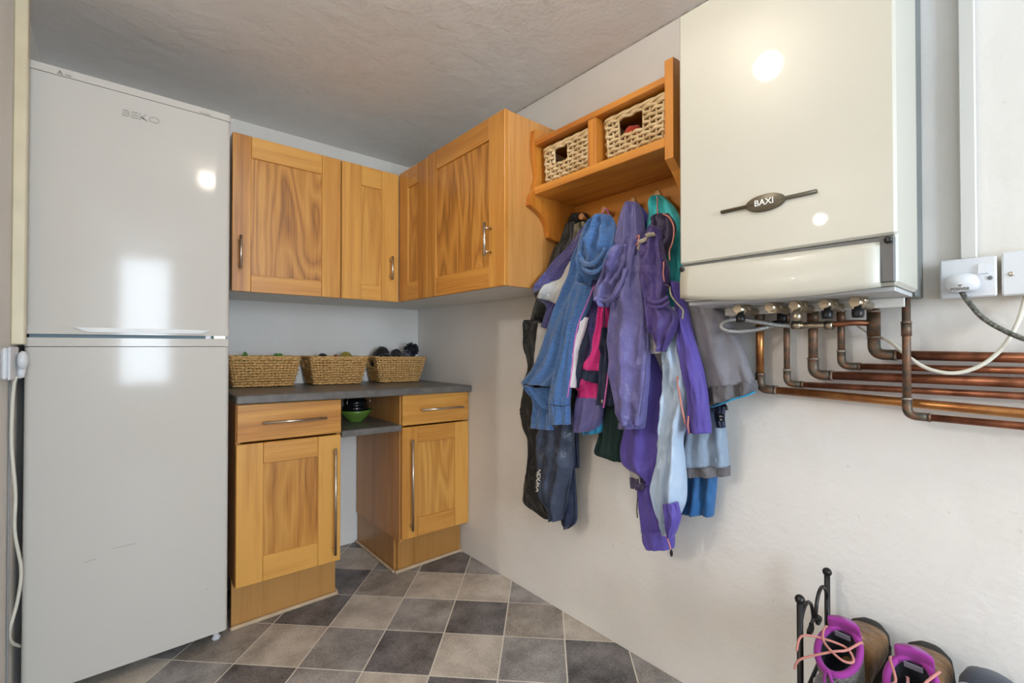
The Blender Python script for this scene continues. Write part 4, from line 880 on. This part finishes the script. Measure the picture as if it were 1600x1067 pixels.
# 13 blue grey shell
g12 = garment('shell_jacket', 'pale blue grey shell jacket with dark neck label, below the grey softshell', 'jacket', 1106, 690, 1.34)
cloth('body', [(1076, 600, 1130, 600), (1076, 640, 1131, 640), (1072, 672, 1134, 670), (1068, 700, 1138, 700), (1068, 728, 1141, 728)], 1.352, C_BGREY, g12, .032, .009, 2.6, seed=48, crump=.004)
cloth('hem', [(1067, 727, 1142, 727), (1068, 736, 1142, 736), (1069, 744, 1142, 743)], 1.352, C_GREY2, g12, .034, .006, 3, seed=49)
cloth('inside_neck', [(1112, 634, 1134, 626), (1117, 650, 1132, 648), (1121, 668, 1133, 668)], 1.328, C_NAVY, g12, .012, .002, 2, seed=50, open_end=False)
a = at(1122, 646, 0, 1.312); b = at(1132, 659, 0, 1.312)
lb = part('neck_label', MB().box((1.311, b.y, b.z), (1.3125, a.y, a.z), .0004), BLACK, g12)
text_part('lettering', 'O=', .007, LETW, lb, frame((1.3106, (a.y+b.y)/2, (a.z+b.z)/2+.003), (0, -1, 0), (0, 0, 1)), .0003); text_part('lettering', 'ES', .006, LETW, lb, frame((1.3106, (a.y+b.y)/2, (a.z+b.z)/2-.006), (0, -1, 0), (0, 0, 1)), .0003)
trim('cord_toggle', [(1128, 634, 1.315), (1134, 634, 1.312), (1136, 641, 1.312)], .0035, BLACK, g12)
# 14 royal blue
g13 = garment('blue_trousers', 'royal blue waterproof trouser leg, lowest behind the shell jacket', 'trousers', 1094, 770, 1.365)
cloth('leg', [(1070, 700, 1124, 700), (1069, 745, 1122, 745), (1067, 780, 1120, 780), (1064, 800, 1117, 806)], 1.372, C_TEAL, g13, .028, .009, 2.6, ph=1.4, seed=51, crump=.005)

# let the garments lie on one another: from the wall outwards, each is pressed out in front of those under it
from mathutils.bvhtree import BVHTree
def bvh(o, off): return BVHTree.FromPolygons([v.co+off for v in o.data.vertices], [list(p.vertices) for p in o.data.polygons])
placed = []
for g_ in (g1, g4, g8, g13, g12, g11, g2, g3, g9, g6, g7, g5, g10):
    own = []; trims_ = []; off = wpos(g_); kids = [o for o in COL.objects if o.parent == g_]
    def front(p, trees):
        best = None
        for t_ in trees:
            h_ = t_.ray_cast(Vector((.6, p.y, p.z)), Vector((1, 0, 0)))
            if h_[0] is not None and (best is None or h_[0].x < best): best = h_[0].x
        return best
    for o in sorted(kids, key=lambda q: not RING.get(q.name, (0, True))[1]):
        vs = o.data.vertices
        n, is_cloth = RING.get(o.name, (len(vs), False)); M_ = max(1, len(vs)//n)
        if is_cloth:
            dl = [[0.0]*n for _ in range(M_)]
            for i in range(M_):
                for k in range(n):
                    p = vs[i*n+k].co+off; f_ = front(p, placed)
                    if f_ is not None: dl[i][k] = max(0, p.x-(f_-.002-.007*max(0, math.sin(2*math.pi*k/n))))
            for _ in range(4):
                dl = [[max(dl[i][k], (dl[max(i-1, 0)][k]+dl[min(i+1, M_-1)][k]+dl[i][(k+1) % n]+dl[i][k-1])/4) for k in range(n)] for i in range(M_)]
            for i in range(M_):
                for k in range(n): vs[i*n+k].co.x -= dl[i][k]
            own.append(bvh(o, off))
        else:
            for i in range(M_):
                idx = range(i*n, i*n+n); c = sum((vs[q].co for q in idx), Vector((0, 0, 0)))/n+off; r_ = max((vs[q].co+off-c).length for q in idx) if n < 40 else .002
                f_ = front(c, placed+own)
                if f_ is not None and c.x > f_-r_*.5:
                    for q in idx: vs[q].co.x -= c.x-(f_-r_*.5)
        o.data.update()
        if not is_cloth: trims_.append(bvh(o, off))
    placed += own+trims_
# ------------------------------------------------------------------ shoe rack, boots, slip-on
rk = thing('shoe_rack', 'black wrought iron shoe rack with scroll ends against the wall', 'rack', (1.265, .05, 0))
RX0, RX1, RY0, RY1, RZ = 1.168, 1.362, -.42, .371, .524
for x in (RX0, RX1):
    for y in (RY0, RY1):
        p = part('post', MB().tube([(x, y, .001), (x, y, RZ)], .0066, 12), BLKM, rk); part('finial', MB().ball((x, y, RZ+.007), .0105, n=14, m=10), BLKM, p)
for y in (RY0, RY1):
    xm = (RX0+RX1)/2
    for s_ in (-1, 1):
        pts = []
        x_ = RX0 if s_ < 0 else RX1
        for i in range(13):
            a = math.pi*i/12; pts.append((lerp(x_, xm-s_*(-.008), .5)-s_*-.043*math.cos(a), y, .452+.055*math.sin(a)))
        cx, cz = xm+s_*.026, .442
        for i in range(1, 16):
            a = math.pi+math.pi*1.5*i/15*1.0; rr = .018*(1-i/22); pts.append((cx-s_*rr*-math.cos(a)*-1, y, cz+rr*math.sin(a)*.9))
        pts = [(x_-s_*.006, y, .40)]+pts
        part('scroll', MB().tube(smooth_path(pts, 2), .0042, 8), BLKM, rk)
for zb_ in (.12, .335):
    for x, dz in ((RX0+.0, -.02), (RX0+.07, .0), (RX0+.135, .02), (RX1, .04)):
        part('rail', MB().tube([(x, RY0, zb_+dz-.02), (x, RY1, zb_+dz-.02)], .0045, 8), BLKM, rk)
    for y in (RY0, RY1): part('cross_bar', MB().tube([(RX0, y, zb_-.04), (RX1, y, zb_+.02)], .0045, 8), BLKM, rk)

B_LEA = fabric('tan_nubuck', srgb(136, 98, 54), .8, .6, 48, vary=.5, weave=24); B_RUB = plain('dark_rubber', srgb(46, 44, 40), .7, bump=.3, bscale=90)
B_PUR = fabric('violet_lining', srgb(158, 52, 152), .75, .2, 80, vary=.1); B_MESH = fabric('grey_mesh', srgb(150, 148, 140), .8, .8, 500, weave=380, col2=srgb(48, 46, 46)); B_IN = fabric('dark_boot_inside', srgb(24, 28, 40), .9)
B_SIL = plain('silver_stripe', srgb(200, 196, 204), .35); B_GRY = fabric('grey_heel', srgb(120, 118, 130), .5, .2, 60); B_LACE = fabric('pink_lace', srgb(206, 138, 128), .8, .3, 400)
def lofted(secs, n=28):
    """secs: (x, half width, z bottom, z top) rings along x, flat underside"""
    rg = []
    for x, w, zb0, zt0 in secs:
        row = []
        for k in range(n):
            an = 2*math.pi*k/n; cx, cz = math.cos(an), math.sin(an)
            y = w*math.copysign(abs(cx)**.7, cx); zz = lerp(zb0, zt0, .5+.5*math.copysign(abs(cz)**(.9 if cz > 0 else .35), cz)); row.append(Vector((x, y, zz)))
        rg.append(row)
    return rg
def boot(label, M_, lace_seed):
    o = thing('hiking_boot', label, 'boot', M_ @ Vector((.135, 0, 0)), 'pair of hiking boots on the rack')
    tr = lambda m: m.map(lambda v: M_ @ v)
    part('sole', tr(MB().rings(lofted([(-.004, .012, .004, .024), (.004, .030, 0, .026), (.03, .037, 0, .026), (.09, .034, .004, .026), (.16, .046, 0, .026), (.21, .048, 0, .028), (.25, .040, .004, .032), (.275, .020, .012, .036), (.281, .006, .018, .034)]))), B_RUB, o)
    part('upper', tr(MB().rings(lofted([(.002, .016, .02, .07), (.012, .030, .02, .068), (.05, .036, .02, .067), (.10, .038, .02, .068), (.122, .039, .02, .100), (.138, .040, .02, .102), (.165, .043, .02, .090), (.195, .044, .02, .078), (.225, .042, .02, .070), (.25, .035, .022, .060), (.268, .020, .024, .050), (.276, .006, .028, .042)]))), B_LEA, o)
    part('toe_rand', tr(MB().rings(lofted([(.232, .0425, .02, .050), (.252, .0375, .02, .064), (.270, .024, .02, .058), (.281, .008, .024, .046)]))), B_RUB, o)
    n = 32
    def oval(z, rx, ry, cx, dip=0): return [Vector((cx+rx*math.cos(2*math.pi*k/n), ry*math.sin(2*math.pi*k/n), z+dip*math.cos(2*math.pi*k/n))) for k in range(n)]
    part('ankle', tr(MB().rings([oval(.05, .062, .036, .064), oval(.085, .060, .038, .064, .004), oval(.112, .058, .039, .062, .010), oval(.128, .056, .039, .060, .014), oval(.129, .050, .033, .060, .014), oval(.10, .046, .030, .062, .008), oval(.06, .045, .028, .064)], cap0=False)), B_MESH, o)
    part('footbed', tr(MB().rings([oval(.130, .0485, .032, .060, .014), oval(.10, .045, .029, .062, .006), oval(.070, .044, .027, .064)], cap0=False)), B_IN, o)
    cp = [Vector((.060+.0525*math.cos(a), .0355*math.sin(a), .131+.014*math.cos(a)-(.016 if False else 0))) for a in [2*math.pi*k/36 for k in range(36)]]
    part('collar', tr(MB().tube(cp, .0066, 10, closed=True)), B_PUR, o)
    # tongue standing up at the front of the opening
    m = MB(); rg = []
    for i in range(8):
        t = i/7; w = lerp(.024, .030, math.sin(t*math.pi*.7)); z = .095+.075*t; x = .128-.030*t+.012*t*t
        rg.append([Vector((x+.007*math.sin(2*math.pi*k/16)-.010*(math.cos(2*math.pi*k/16)**2), w*math.cos(2*math.pi*k/16), z)) for k in range(16)])
    tg = part('tongue', tr(m.rings(rg)), B_PUR, o)
    part('tongue_label', tr(MB().box((.0885, -.014, .138), (.0905, .014, .150), .0005)), B_GRY, tg)
    part('heel_counter', tr(MB().rings(lofted([(-.004, .018, .022, .080), (.006, .032, .022, .092), (.03, .0395, .022, .088), (.055, .0385, .022, .064)]))), B_GRY, o)
    for z, w in ((.052, .026), (.064, .028), (.040, .024)): part('reflective_stripe', tr(MB().tube(smooth_path([(.03, -.041, z-.004), (.004, -.032, z), (-.006, -.012, z+.002), (-.006, .012, z+.002), (.004, .032, z), (.03, .041, z-.004)], 4), .0018, 6)), B_SIL, o)
    part('pull_loop', tr(MB().tube(smooth_path([(.000, -.006, .085), (-.006, -.007, .11), (-.004, 0, .134), (-.006, .007, .11), (.0, .006, .085)], 5), .003, 8)), B_PUR, o)
    for i, x in enumerate((.118, .140, .162, .184)):
        z = .104-.0095*i-(0 if i < 2 else .004*(i-1)); w = .022
        part('lace', tr(MB().tube(smooth_path([(x, -w, z), (x+.004, -w*.4, z+.009), (x+.008, w*.4, z+.009), (x+.012, w, z-.002)], 4), .0026, 6)), B_LACE, o)
    L1 = smooth_path([(.118, .024, .112), (.09, .030, .150), (.045, .020, .152), (.02, -.018, .150), (.035, -.034, .145), (.06, -.01, .147), (.04, .055, .150), (.012, .062, .128)], 6) if lace_seed == 0 else smooth_path([(.12, .028, .115), (.085, .034, .148), (.035, .018, .146), (.012, .034, .146), (.03, .004, .148), (.07, .006, .130), (.085, .01, .118)], 6)
    L2 = smooth_path([(.118, -.024, .112), (.085, -.034, .150), (.05, -.018, .149), (.03, .0, .15), (.0, .050, .125), (-.008, .062, .10)], 6) if lace_seed == 0 else smooth_path([(.12, -.028, .115), (.1, -.036, .146), (.06, -.022, .148), (.035, -.014, .138), (.02, -.018, .12)], 6)
    for L_ in (L1, L2): part('lace', tr(MB().tube(L_, .0024, 7)), B_LACE, o)
    return o
def shoe_m(x, y, z, yaw, pitch): return Matrix.Translation((x, y, z)) @ Matrix.Rotation(R(yaw), 4, 'Z') @ Matrix.Rotation(R(-pitch), 4, 'Y')
boot('tan hiking boot with violet collar, next to the scrolled end of the rack', shoe_m(1.118, .293, .326, -2.5, 15), 0)
boot('tan hiking boot with violet collar, between the other boot and the navy shoe', shoe_m(1.115, .176, .322, .5, 15), 1)
M3 = shoe_m(1.12, .083, .334, 0, 15); tr3 = lambda m: m.map(lambda v: M3 @ v)
so3 = thing('slip_on_shoe', 'dark navy slip-on shoe with pale edge on the rack', 'shoe', M3 @ Vector((.13, 0, 0)))
part('sole', tr3(MB().rings(lofted([(-.002, .02, .0, .014), (.03, .034, 0, .014), (.1, .034, 0, .014), (.19, .044, 0, .014), (.24, .036, 0, .016), (.268, .01, .006, .016)]))), B_RUB, so3)
part('upper', tr3(MB().rings(lofted([(.0, .018, .01, .05), (.02, .032, .01, .058), (.09, .034, .01, .058), (.14, .040, .012, .086), (.19, .043, .012, .080), (.23, .037, .012, .062), (.258, .018, .012, .04), (.266, .006, .014, .03)]))), fabric('navy_suede', srgb(58, 66, 80), .9, .3, 200), so3)
part('piping', tr3(MB().tube(smooth_path([(.15, .042, .06), (.142, .03, .085), (.138, 0, .092), (.142, -.03, .085), (.15, -.042, .06)], 5), .004, 8)), B_SIL, so3)
